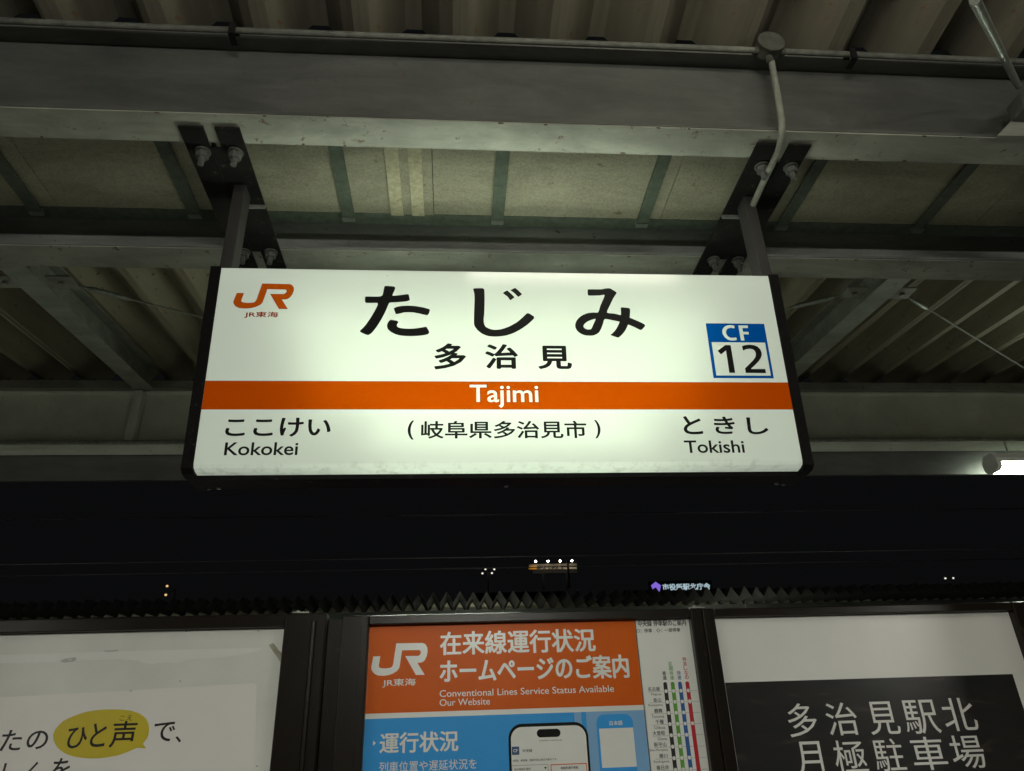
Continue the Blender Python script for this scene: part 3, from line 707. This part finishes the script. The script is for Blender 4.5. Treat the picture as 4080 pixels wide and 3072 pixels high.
part('round_bead', MB().cyl((x_Aout - 0.045, DB - 0.040, -0.95), (x_Aout - 0.045, DB - 0.040, 0.50), 0.010, 12), FRM, bA)
for xx, zz, bd in ((x_Aop + 0.055, 0.536, bA), (x_BopR + 0.033, 0.5225, bB)):
    part('corner_clip', MB().box(xx - 0.03, xx + 0.03, DB - 0.03, DB + 0.02, zz - 0.001, zz + 0.004).cyl((xx - 0.01, DB - 0.02, zz + 0.004), (xx - 0.01, DB - 0.02, zz + 0.009), 0.008, 10), GALV, bd)

PAPER = mat('white_paper', (0.85, 0.85, 0.815), 0.30, vary=0.06, scale=2.0, coat=0.12)
PAPER2 = mat('cream_paper', (0.88, 0.855, 0.82), 0.35, vary=0.05, scale=2.0, coat=0.2)
PAPG = mat('grey_white_paper', (0.79, 0.80, 0.75), 0.35, vary=0.10, scale=3.0, coat=0.2)
ORP = mat('orange_print', (0.66, 0.115, 0.008), 0.35, vary=0.10, scale=3, coat=0.0, spec=0.12)
BLP = mat('blue_print', (0.05, 0.34, 0.80), 0.35, vary=0.06, scale=3, coat=0.0, spec=0.12)
BLL = mat('light_blue_print', (0.22, 0.43, 0.72), 0.30, vary=0.05, scale=3, coat=0.4)
BLN = mat('navy_print', (0.03, 0.08, 0.20), 0.30, vary=0.05)
WHP = mat('white_print', (0.80, 0.80, 0.77), 0.30, vary=0.05, coat=0.3)
GRP = mat('grey_print', (0.30, 0.30, 0.29), 0.35, vary=0.1)
INKG = mat('dark_grey_ink', (0.07, 0.07, 0.068), 0.35, vary=0.1)
YEL = mat('yellow_print', (0.66, 0.53, 0.035), 0.35, vary=0.10, scale=5)

# --- left: white poster
pl = thing('poster', 'large white poster with handwritten black kana and a yellow speech bubble', 'poster', (-1.39, DB, -0.88))
part('sheet', MB().box(-2.139, x_Aop - 0.0007, DB + 0.002, DB + 0.0105, -0.888, DB * 0.162 - 0.0015), PAPG, pl)
P1 = Plane(pl, (0, DB + 0.002, 0), (0, 0, 1), (0, -1, 0))
q = [(-1.6253,0.268),(-1.1784,0.2783),(-0.7366,0.2911),(-0.7251,0.2831),(-0.711,0.131),(-0.704,0.0009)]
P1.shape([[(-2.12, q[0][1] - 0.004), q[0], q[1], q[2], q[3], q[4], q[5], (q[5][0] - 0.002, -0.8), (-2.12, -0.8)]], PAPER2, 0.0008, name='inner_sheet', label='cream inner sheet')
P1.shape([[(-2.12, 0.4129103093314988)] + [(-1.6641,0.4129),(-1.4844,0.4138),(-1.1806,0.4159),(-0.9333,0.4159),(-0.7172,0.4162),(-0.7256,0.4072),(-0.7865,0.3922),(-0.8666,0.3852),(-0.9893,0.3774),(-1.0249,0.3693),(-1.0745,0.3724),(-1.1105,0.3685),(-1.1477,0.3713),(-1.1647,0.3807),(-1.2364,0.3885),(-1.3875,0.3863),(-1.4772,0.3839),(-1.6564,0.3843)] + [(-2.12, 0.3843334551882905)]], PAPER, 0.0011, name='torn_tape', label='strip of torn white tape')
P1.shape([[(-0.6974,0.4249),(-0.6812,0.4325),(-0.656,0.4043),(-0.6406,0.3904),(-0.6462,0.3602),(-0.6558,0.3738),(-0.6609,0.38),(-0.6813,0.4049)]], mat('yellowed_tape', (0.42, 0.40, 0.29), 0.25, vary=0.4, scale=60, bump=0.6, bscale=200), 0.0009, name='clear_tape', label='yellowed scrap of clear tape at the corner')
SMR = mat('smear', (0.62, 0.63, 0.59), 0.5, vary=0.35, scale=60)
for lp in ([(-1.4451,0.3878),(-1.4286,0.3945),(-1.3963,0.3985),(-1.3886,0.3911),(-1.399,0.3837),(-1.4343,0.3804)], [(-1.3036,0.4189),(-1.2492,0.4218),(-1.2453,0.4175),(-1.2781,0.4135)]):
    P1.shape([lp], SMR, 0.0016, name='smear', sm=2)
for px_, pz_ in [(-1.1733,0.277),(-1.0032,0.3054),(-0.7416,0.4781),(-1.0093,0.4823),(-0.691,0.0155)]:
    P1.shape([disc(px_, pz_, 0.0022, 7)], INKG, 0.0014, name='fleck')
bub = [(-1.4118,0.1369),(-1.4084,0.1572),(-1.3893,0.1817),(-1.3586,0.197),(-1.3148,0.2107),(-1.2595,0.2165),(-1.2057,0.2155),(-1.1636,0.2107),(-1.1266,0.199),(-1.101,0.1803),(-1.0883,0.1591),(-1.0838,0.1383),(-1.0863,0.1178),(-1.0961,0.1035),(-1.0957,0.0977),(-1.085,0.0852),(-1.1086,0.0871),(-1.1207,0.0855),(-1.1465,0.0748),(-1.1815,0.0645),(-1.2355,0.0586),(-1.2849,0.0603),(-1.3293,0.068),(-1.3627,0.0805),(-1.3884,0.0986),(-1.4033,0.1163)]
P1.shape([bub], YEL, 0.0012, name='speech_bubble', sm=2, label='yellow speech bubble')
P1.words([('た', (-1.5837,-1.5137,0.0921,0.1589)), ('の', (-1.4966,-1.4257,0.0944,0.1538)), ('ひ', (-1.362,-1.293,0.0929,0.1608)), ('と', (-1.2815,-1.2294,0.0948,0.1719)), ('声', (-1.2143,-1.1274,0.0912,0.1761)),
          ('で', (-1.068,-0.9937,0.1051,0.1685)), ('、', (-0.988,-0.9668,0.1005,0.1208)), ('し', (-1.5533,-1.5065,-0.0122,0.0538)), ('く', (-1.4693,-1.439,-0.0148,0.0555)), ('を', (-1.3898,-1.3303,-0.0099,0.0636))], INK, 0.0018, off=0.012, label='handwritten black kana')
P1.text('こえ', (-1.1936,-1.1499,0.1773,0.1951), INK, 0.0018, off=0.0, label='tiny reading above the kanji')

# --- middle: orange and blue service poster
ps = thing('poster', 'orange and blue poster about train service status with a printed phone', 'poster', (0.2, DB, -0.88))
part('sheet', MB().box(x_Bop + 0.0005, 0.7225, DB + 0.002, DB + 0.0105, -0.888, DB * 0.162 - 0.0015), WHP, ps)
P2 = Plane(ps, (0, DB + 0.002, 0), (0, 0, 1), (0, -1, 0))
zw1 = 0.0581 * 3; zw0 = 0.0522 * 3; xo1 = 0.7220; xo0 = x_Bop + 0.001
P2.rect((xo0, xo1, zw1, DB * 0.162 - 0.002), ORP, name='orange_field')
P2.rect((xo0, xo1, -0.88, zw0), BLP, name='blue_field')
xl_ = [0.4550812492757384,0.4818705109264916,0.4997489426890146,0.5325654597168008]
P2.rect((xl_[0], xl_[1], -0.88, zw0), BLL, 0.0009, name='light_blue_stripe')  # lighter areas mix print with a painted reflection on the poster
P2.rect((xl_[2], xo1, -0.88, zw0), BLL, 0.0009, name='light_blue_stripe')
c0 = (0.5364,0.6752,-0.0193,0.1454)
P2.shape([rrect(c0[0], c0[1], -0.5, c0[3], 0.03)], BLP, 0.0012, name='code_card')
P2.rect((0.5451,0.674,-0.0324,0.0978), WHP, 0.0015, name='blank_square', label='white square on the blue card')
P2.text('日本語', (0.5861,0.6358,0.1069,0.1231), WHP, 0.0015, off=0.02)
P2.shape([emblem((-0.3067,-0.0971,0.3033,0.4196), 0.03)], WHP, 0.001, name='railway_emblem', label='white railway emblem')
P2.text('JR東海', (-0.2629,-0.139,0.2627,0.2923), WHP, 0.001, off=0.02)
P2.text('在来線運行状況', (-0.0496,0.5576,0.3711,0.458), WHP, 0.001, off=0.024)
P2.text('ホームページのご案内', (-0.0496,0.6812,0.2712,0.358), WHP, 0.001, off=0.028)
P2.text('Conventional Lines Service Status Available', (-0.0488,0.6146,0.2236,0.2475), WHP, 0.001, off=0.004)
P2.text('Our Website', (-0.0484,0.1398,0.1926,0.2161), WHP, 0.001, off=0.004)
P2.text('運行状況', (-0.2636,0.0215,0.04,0.1084), WHP, 0.0014, off=0.024)
P2.text('列車位置や遅延状況を', (-0.2614,0.0873,-0.0194,0.0138), WHP, 0.0014, off=0.006)
P2.shape([[(-0.2883,0.0849),(-0.2766,0.0757),(-0.2874,0.0671)]], WHP, 0.0014, name='arrow_mark')
ph = (0.2051,0.5021,-0.0355,0.1233); pi = (0.2142,0.4937,-0.0355,0.112)
fon = P2.shape([rrect(ph[0], ph[1], -0.75, ph[3], 0.050, 8)], BLACK, 0.0018, name='phone_picture', label='printed picture of a phone')
P2.shape([rrect(pi[0], pi[1], -0.735, pi[3], 0.040, 8)], WHP, 0.0024, name='phone_screen', parent=fon)
pp = (0.3105,0.3989,0.0752,0.1026)
P2.shape([rrect(pp[0], pp[1], pp[2], pp[3], (pp[3] - pp[2]) * 0.49, 8)], BLACK, 0.003, name='phone_camera_pill', parent=fon)
P2.text('traininfo.jr-central.co.jp', (0.3181,0.4033,0.0608,0.0679), INKG, 0.003, parent=fon)
P2.rect((0.2163,0.2434,0.0208,0.0476), BLN, 0.003, name='line_badge', parent=fon)
P2.text('CF', (0.2215,0.2378,0.0294,0.0393), WHP, 0.0036, off=0.02, parent=fon)
P2.text('中央線', (0.2556,0.2909,0.0279,0.0384), INK, 0.003, off=0.012, parent=fon)
P2.text('※貨物、新幹線、臨時列車は表示対象外です。', (0.2173,0.3816,-0.0019,0.0058), INKG, 0.003, off=0.008, parent=fon)
P2.text('他の路線を選択', (0.2229,0.2827,-0.0301,-0.0222), INKG, 0.003, off=0.01, parent=fon)
P2.text('路線別運行情報', (0.3925,0.4565,-0.0317,-0.0232), INK, 0.003, off=0.012, parent=fon)
P2.shape([[(0.3317,-0.0218),(0.3418,-0.0222),(0.3362,-0.0299)]], INK, 0.003, name='arrow_mark', parent=fon)
rr = (0.3556,0.4896,-0.0897,-0.0142)
P2.shape([rrect(*rr, 0.004, 3), rrect(rr[0] + .003, rr[1] - .003, rr[2] + .003, rr[3] - .003, 0.003, 3)], ORP, 0.003, name='button_outline', parent=fon)
rr = (0.2136,0.3474,-0.0846,-0.0132)
P2.shape([rrect(*rr, 0.003, 3), rrect(rr[0] + .0015, rr[1] - .0015, rr[2] + .0015, rr[3] - .0015, 0.002, 3)], GRP, 0.003, name='box_outline', parent=fon)

# --- middle right: stopping pattern map
pm = thing('route_map', 'narrow white stopping pattern chart with four coloured lines and station names', 'route map', (0.83, DB, -0.88))
part('sheet', MB().box(0.7270, x_BopR - 0.0005, DB + 0.0005, DB + 0.0105, -0.888, DB * 0.162 - 0.0015), PAPER, pm)
P3 = Plane(pm, (0, DB + 0.0005, 0), (0, 0, 1), (0, -1, 0))
P3.text('中央線 停車駅のご案内', (0.7344,0.9295,0.4597,0.4842), INK, off=0.016)
P3.text('○：停車　◇：一部停車', (0.7263,0.9028,0.4357,0.4515), INK, off=0.012)
xc_ = [0.8155,0.8447,0.8736,0.9025]
zy = [0.2197050682151749,0.18002409353754745,0.14155636218848294,0.10321985581996018,0.06467807417948473,0.026296805185970683,-0.011944859286727533,-0.0477361951372481]
zt = 0.252557065880262
cols = [mat('chart_black', (0.02, 0.02, 0.02), 0.35, vary=0.1), mat('chart_green', (0.13, 0.36, 0.05), 0.35, vary=0.1), mat('chart_blue', (0.03, 0.12, 0.38), 0.35, vary=0.1), mat('chart_red', (0.50, 0.02, 0.03), 0.35, vary=0.1)]
for x, m in zip(xc_, cols):
    P3.shape([rrect(x - 0.0075, x + 0.0075, -0.7, zt, 0.0074, 5)], m, 0.0014, name='route_line')
step = (zy[0] - zy[7]) / 7
names = [('名古屋', 'Nagoya'), ('金山', 'Kanayama'), ('鶴舞', 'Tsurumai'), ('千種', 'Chikusa'), ('大曽根', 'Ozone'), ('新守山', 'Shin-Moriyama'), ('勝川', 'Kachigawa'), ('春日井', 'Kasugai')]
xr_ = 0.7924996611700945
stops = [(1, 1, 1, 1), (1, 1, 1, 2), (1, 1, 1, 0), (1, 1, 1, 1), (1, 1, 1, 0), (1, 1, 0, 0), (1, 1, 1, 0), (1, 1, 1, 0)]
wide = {'Nagoya': .040, 'Kanayama': .055, 'Tsurumai': .047, 'Chikusa': .042, 'Ozone': .034, 'Shin-Moriyama': .068, 'Kachigawa': .058, 'Kasugai': .042}
tx = []; en = []; rl = []; dl = []
for i, (a, b) in enumerate(names):
    z = zy[0] - step * i
    tx.append((a, (xr_ - 0.0155 * len(a), xr_, z + 0.001, z + 0.0165)))
    en.append((b, (xr_ + 0.004 - wide[b], xr_ + 0.004, z - 0.0155, z - 0.005)))
    rl.append([(0.745, z - 0.0018), (x_BopR - 0.004, z - 0.0018), (x_BopR - 0.004, z - 0.0008), (0.745, z - 0.0008)])
    for x, s_ in zip(xc_, stops[i]):
        if s_ == 1: dl.append(disc(x, z, 0.0066))
        elif s_ == 2: dl.append([(x - 0.009, z), (x, z - 0.009), (x + 0.009, z), (x, z + 0.009)])
P3.words(tx, INK, off=0.008); P3.words(en, INKG)
for q_ in rl: P3.shape([q_], GRP, 0.0006, name='rule_line')
for q_ in dl: P3.shape([q_], WHP, 0.0022, name='stop_mark')
def column_text(s, x, ztop, w, h, m, off=0.012):
    P3.words([(ch, (x - w / 2, x + w / 2, ztop - h * (i + 1) + h * 0.08, ztop - h * i)) for i, ch in enumerate(s)], m, off=off)
hz = zt + 0.006
for s_, x, m in (('普通', xc_[0], cols[0]), ('区間快速', xc_[1], cols[1]), ('快速', xc_[2], cols[2]), ('特急しなの', xc_[3], cols[3])):
    column_text(s_, x + 0.001, hz + 0.0165 * len(s_), 0.0145, 0.0165, m)

# --- right: parking poster
pr_ = thing('poster', 'white poster with a dark picture field advertising monthly parking by the station', 'poster', (1.67, DB, -0.88))
part('sheet', MB().box(x_Cop + 0.0005, x_CopR - 0.0005, DB + 0.002, DB + 0.0105, -0.888, DB * 0.162 - 0.0015), PAPER, pr_)
P4 = Plane(pr_, (0, DB + 0.002, 0), (0, 0, 1), (0, -1, 0))
dk = bpy.data.materials.new('dark_picture_print'); dk.use_nodes = True
nt = dk.node_tree; p = nt.nodes['Principled BSDF']; p.inputs['Roughness'].default_value = 0.28; p.inputs['Coat Weight'].default_value = 0.3
tc = nt.nodes.new('ShaderNodeTexCoord'); mp = nt.nodes.new('ShaderNodeMapping'); mp.inputs['Rotation'].default_value = (0, -0.9, 0); mp.inputs['Scale'].default_value = (2.2, 1, 9)
wv = nt.nodes.new('ShaderNodeTexNoise'); wv.inputs['Scale'].default_value = 1.6; wv.inputs['Detail'].default_value = 3; wv.inputs['Distortion'].default_value = 1.2
cr = nt.nodes.new('ShaderNodeValToRGB')
cr.color_ramp.elements[0].position = 0.35; cr.color_ramp.elements[0].color = (0.015, 0.017, 0.017, 1)
cr.color_ramp.elements[1].position = 0.80; cr.color_ramp.elements[1].color = (0.075, 0.066, 0.048, 1)
e2 = cr.color_ramp.elements.new(0.62); e2.color = (0.026, 0.022, 0.021, 1)
nt.links.new(tc.outputs['Object'], mp.inputs[0]); nt.links.new(mp.outputs[0], wv.inputs[0]); nt.links.new(wv.outputs['Fac'], cr.inputs[0]); nt.links.new(cr.outputs[0], p.inputs['Base Color'])
d0 = (1.0551653359533142,0.24157628283431015); d1 = (2.233204416759184,0.24612030619564618)
P4.rect((1.0520, 2.2340, -0.8, (d0[1] + d1[1]) / 2), dk, 0.0008, name='dark_picture_field', label='dark brown picture field')
P4.words([('多', (1.2741,1.3878,0.0452,0.1617)), ('治', (1.4271,1.5492,0.0457,0.1599)), ('見', (1.5924,1.713,0.0432,0.159)), ('駅', (1.7361,1.8753,0.0412,0.1602)), ('北', (1.8957,2.0291,0.0461,0.163))], WHP, 0.0014, off=0.002)
P4.words([('月', (1.279,1.3801,-0.0856,0.0295)), ('極', (1.4269,1.5513,-0.0834,0.0286)), ('駐', (1.5835,1.6998,-0.0808,0.0291)), ('車', (1.732,1.8659,-0.082,0.0305)), ('場', (1.888,2.0186,-0.082,0.031))], WHP, 0.0014, off=0.002)

# ------------------------------------------------------------------ wires over the track
WIRE = mat('wire', (0.02, 0.02, 0.02), 0.5, metal=0.5)
for (a, b, lab) in ((2.4843, 2.4525, 'upper thin dark wire strung over the track'), (2.0012, 1.9817, 'lower thin dark wire strung over the track')):
    z = (a + b) / 2
    o = part('overhead_wire', MB().tube([(-40 + 5 * i, 8.0, z) for i in range(17)], 0.007, 5), WIRE)
    o['label'] = lab; o['category'] = 'wire'; o['group'] = 'overhead wires above the track'
z = 2.107
o = part('overhead_wire', MB().tube([(-40 + 5 * i, 9.0, z) for i in range(17)], 0.008, 5), WIRE)
o['label'] = 'lowest overhead wire passing left and right of the far billboard'; o['category'] = 'wire'; o['group'] = 'overhead wires above the track'

# ------------------------------------------------------------------ canopy of the opposite platform
oc = thing('opposite_canopy', 'dark zigzag folded roof edge of the canopy across the track', 'canopy', (0, 14.0, ZF))
OR = mat('far_roof_sheet', (0.055, 0.055, 0.048), 0.55, vary=0.4, scale=3, streak=(8, 1, 1))
OC = mat('closure_plate_paint', (0.55, 0.52, 0.40), 0.6, vary=0.35, scale=2.0)
PO, HO = 0.2205, 0.165
zo_ = 2.368
o0 = c0_ = None
X0 = -11.9; NO = 140
for k in range(NO):
    x = X0 + k * PO
    if o0 is None:
        o0 = part('roof_sheet', fold(x, 12.5, zo_, 16.5, zo_ + 0.19, P=PO, H=HO, vw=0.004, rw=0.006), OR, oc)
        m = MB().prism([(x + 0.034, zo_ + 0.045), (x + PO - 0.034, zo_ + 0.045), (x + PO / 2 + 0.004, zo_ + 0.172), (x + PO / 2 - 0.004, zo_ + 0.172)], 13.40, 13.41)
        c0_ = part('closure_plate', m, OC, oc)
    else:
        again(o0, dx=k * PO, dz=random.uniform(-0.007, 0.007), dy=random.uniform(-0.03, 0.03)); again(c0_, dx=k * PO + random.uniform(-0.006, 0.006), dz=random.uniform(-0.006, 0.004))
part('beam', MB().box(X0, X0 + NO * PO, 13.36, 13.50, 2.18, zo_ + 0.033), STW, oc)
part('beam', MB().box(X0, X0 + NO * PO, 16.4, 16.5, 2.1, zo_ + 0.178), STW, oc)
for x in (-9.0, -3.83, 1.34, 6.51, 11.68):
    part('column', MB().box(x - 0.1, x + 0.1, 13.37, 13.49, ZF, 2.178), STW, oc)
DIF2 = emit('far_lamp_diffuser', (0.95, 1.0, 0.82), OPPO)
def far_light(x, lab):
    t = thing('strip_light', lab, 'strip light', (x, 12.9, 1.75), 'strip lights on the opposite platform')
    part('diffuser', MB().box(x - 0.55, x + 0.55, 12.86, 12.94, 1.72, 1.76), DIF2, t)
    part('housing', MB().box(x - 0.58, x + 0.58, 12.88, 12.92, 1.761, 1.79), HOUS, t)
    for a in (x - 0.4, x + 0.4): part('suspension_rod', MB().cyl((a, 12.9, 1.79), (a, 12.9, zo_), 0.006, 6), GALV, t)

# ------------------------------------------------------------------ town beyond
DKB = mat('night_building', (0.035, 0.034, 0.032), 0.8, vary=0.3)
LMP = emit('town_lamp', (1.0, 0.97, 0.82), 0.9)
FLD = emit('flood_bulb', (1.0, 0.90, 0.68), 60.0)
LMO = emit('town_lamp_amber', (1.0, 0.62, 0.28), 0.9)
bs = [(12.4143,120.0,28.6478),(20.2734,120.0,28.5177),(20.1783,120.0,27.2401),(12.3515,120.0,27.238)]
bd = thing('rooftop_billboard', 'long far off rooftop billboard with an orange block and white lettering lit by four lamps', 'billboard', ((bs[0][0] + bs[1][0]) / 2, 120, bs[2][2] - 3))
bx0, bx1 = bs[0][0], bs[1][0]; bz0, bz1 = 27.6242, 28.5949
BFACE = mat('billboard_face', (0.12, 0.10, 0.08), 0.7, vary=0.5, scale=1.2)
part('panel', MB().box(bx0, bx1, 120, 120.3, bz0, bz1), BFACE, bd)
part('lower_panel', MB().box(bx0 + 0.5, bx1, 120.05, 120.3, bz0 - 0.55, bz0 - 0.02), DKB, bd)
for x in (bx0 + 2.0, bx0 + 5.9): part('leg', MB().box(x, x + 0.35, 120.05, 120.35, bz0 - 3.2, bz0 - 0.56), DKB, bd)
PB = Plane(bd, (0, 120, 0), (0, 0, 1), (0, -1, 0))
OBL = mat('orange_block', (0.80, 0.38, 0.03), 0.6, vary=0.15)
rb = [(12.3174,120.0,27.7237),(13.6001,120.0,28.2946)]
PB.rect((rb[0][0], rb[1][0], rb[0][2], rb[1][2]), OBL, 0.05, name='orange_block')
tb = [(14.2144,120.0,27.73),(17.6632,120.0,28.2543),(18.9173,120.0,27.6774),(20.1922,120.0,28.1842),(17.9637,120.0,27.6937),(18.5604,120.0,28.2115)]
BWT = mat('billboard_lettering', (0.80, 0.68, 0.55), 0.6, vary=0.2)
PB.words([('ジョイフル', (tb[0][0], tb[1][0], tb[0][2], tb[1][2])), ('瑞', (tb[4][0], tb[5][0], tb[4][2], tb[5][2])), ('浪店', (tb[2][0], tb[3][0], tb[2][2], tb[3][2]))], BWT, 0.06, off=0.03)
for bxp in (610, 968, 1322, 1670):
    u = (bxp - 430) / 1400.0; x = bx0 + (bx1 - bx0) * u; z = bz1 + 0.25
    lp = part('flood_lamp', MB().tube([(x, 120.1, bz1), (x, 119.4, z + 0.05), (x, 119.2, z)], 0.03, 5), DKB, bd)
    part('bulb', MB().add([(x + 0.14 * math.cos(t) * c, 119.2 + 0.14 * s2, z + 0.14 * math.sin(t) * c) for (c, s2) in ((0.7, -0.7), (1, 0), (0.7, 0.7)) for t in [k * math.pi / 4 for k in range(8)]],
        [(r * 8 + k, r * 8 + (k + 1) % 8, (r + 1) * 8 + (k + 1) % 8, (r + 1) * 8 + k) for r in (0, 1) for k in range(8)] + [tuple(range(8)), tuple(range(16, 24))]), FLD, lp)
part('mast', MB().box(18.4452, 18.7525, 118.8, 119.0, bz0 - 3.2, bz1 + 0.1), DKB, bd, 'dark mast crossing the billboard')

# purple emblem and white letters of the office building
of = thing('office_sign', 'small glowing white kanji sign with a purple pentagon emblem on a far building', 'sign', (34, 110, 21))
PO_ = Plane(of, (0, 110, 0), (0, 0, 1), (0, -1, 0))
PUR = emit('purple_glow', (0.28, 0.17, 0.85), 0.75); WGL = emit('white_glow', (0.55, 0.72, 0.80), 0.72)
e4 = [(29.5297,110.0,21.4708),(31.0479,110.0,22.8431),(31.2456,110.0,21.6368),(38.583,110.0,22.6225)]
UPZ = 0.32
ex, ez = (e4[0][0] + e4[1][0]) / 2, (e4[0][2] + e4[1][2]) / 2 + UPZ; er = (e4[1][0] - e4[0][0]) / 2
part('back_board', MB().box(e4[0][0] - 0.3, e4[3][0] + 0.3, 110.05, 110.4, e4[0][2] - 0.3, e4[1][2] + 0.5), DKB, of)
PO_.shape([[(ex + er * 1.05 * math.sin(2 * math.pi * k / 5), ez + er * 1.05 * math.cos(2 * math.pi * k / 5)) for k in range(5)]], PUR, 0.02, name='pentagon_emblem')
PO_.text('市役所駅北庁舎', (e4[2][0], e4[3][0], e4[2][2] + UPZ, e4[3][2] + UPZ), WGL, 0.02, off=0.03)

def bulb(x, y, z, r, m, parent):
    vs = []; 
    for c, s2 in ((0.75, -0.66), (1, 0), (0.75, 0.66)):
        for k in range(8):
            t = k * math.pi / 4; vs.append((x + r * c * math.cos(t), y + r * c * math.sin(t), z + r * s2))
    fs = [(q_ * 8 + k, q_ * 8 + (k + 1) % 8, (q_ + 1) * 8 + (k + 1) % 8, (q_ + 1) * 8 + k) for q_ in (0, 1) for k in range(8)] + [tuple(range(8)), tuple(range(16, 24))]
    return part('bulb', MB().add(vs, fs, True), m, parent)
def street_lamp(pts, xs, y, zbase, lab, m, r):
    t = thing('street_lamp', lab, 'street lamp', (xs, y, zbase), 'distant street lamps')
    zt_ = max(p[2] for p in pts) - 0.4
    pole = part('pole', MB().tube([(xs, y, zbase), (xs, y, zt_)], 0.14, 8), mat('lamp_pole', (0.30, 0.29, 0.26), 0.6), t)
    for p in pts:
        part('arm', MB().tube([(xs, y, zt_ - 0.2), (p[0], p[1], p[2] + r)], 0.05, 5), STW, t)
        bulb(p[0], p[1], p[2], r, m, t)
s4 = [(4.8109,110.0,25.5881),(4.3559,110.0,24.9722),(6.1276,110.0,25.5455),(5.7709,110.0,24.9876)]
street_lamp(s4, 5.2044, 110, ZF - 1.2, 'tall far lamp mast with four white heads left of the billboard', LMP, 0.16)
s2 = [(-40.6859,110.0,23.9569),(-40.6637,110.0,22.724)]
street_lamp(s2, s2[0][0] + 1.2, 110, ZF - 1.2, 'far lamp mast with two amber lamps at the left', LMO, 0.19)
s3 = [(75.9547,110.0,22.958),(77.2354,110.0,22.972)]
street_lamp(s3, (s3[0][0] + s3[1][0]) / 2, 110, ZF - 1.2, 'far lamp mast with two white lamps at the right', LMP, 0.16)
# dark houses and hills
for i, (x, w, h, d) in enumerate([(-70, 22, 14, 160), (-38, 18, 17, 150), (-12, 20, 12, 140), (11, 14, 24.5, 124), (36, 20, 22, 112), (62, 26, 15, 150), (92, 22, 18, 160)]):
    t = thing('building', ['dark low building beyond the tracks at the far left', 'dark building beyond the tracks behind the amber lamps', 'dark low building beyond the tracks left of the lamp mast', 'dark building carrying the billboard', 'dark office building carrying the glowing kanji sign', 'dark wide building beyond the tracks right of the office', 'dark building beyond the tracks at the far right'][i], 'building', (x, d, ZF - 1.2), 'dark buildings beyond the tracks')
    part('wall', MB().box(x - w / 2, x + w / 2, d, d + 12, ZF - 1.2, h), DKB, t)
    part('roof', MB().box(x - w / 2 - 0.3, x + w / 2 + 0.3, d - 0.3, d + 12.3, h + 0.001, h + 0.4), DKB, t)
    for r_ in range(3):
        for c_ in range(4):
            wx = x - w / 2 + w * (c_ + 0.5) / 4
            part('window', MB().box(wx - 1.0, wx + 1.0, d - 0.05, d - 0.001, h - 3.5 - r_ * 3.5, h - 1.9 - r_ * 3.5), mat('dark_glass', (0.01, 0.011, 0.013), 0.1), t)
far_light(0.45, 'lit strip light on the opposite platform in the middle, hidden below the board tops')
far_light(4.7, 'lit strip light on the opposite platform to the right, hidden below the board tops')
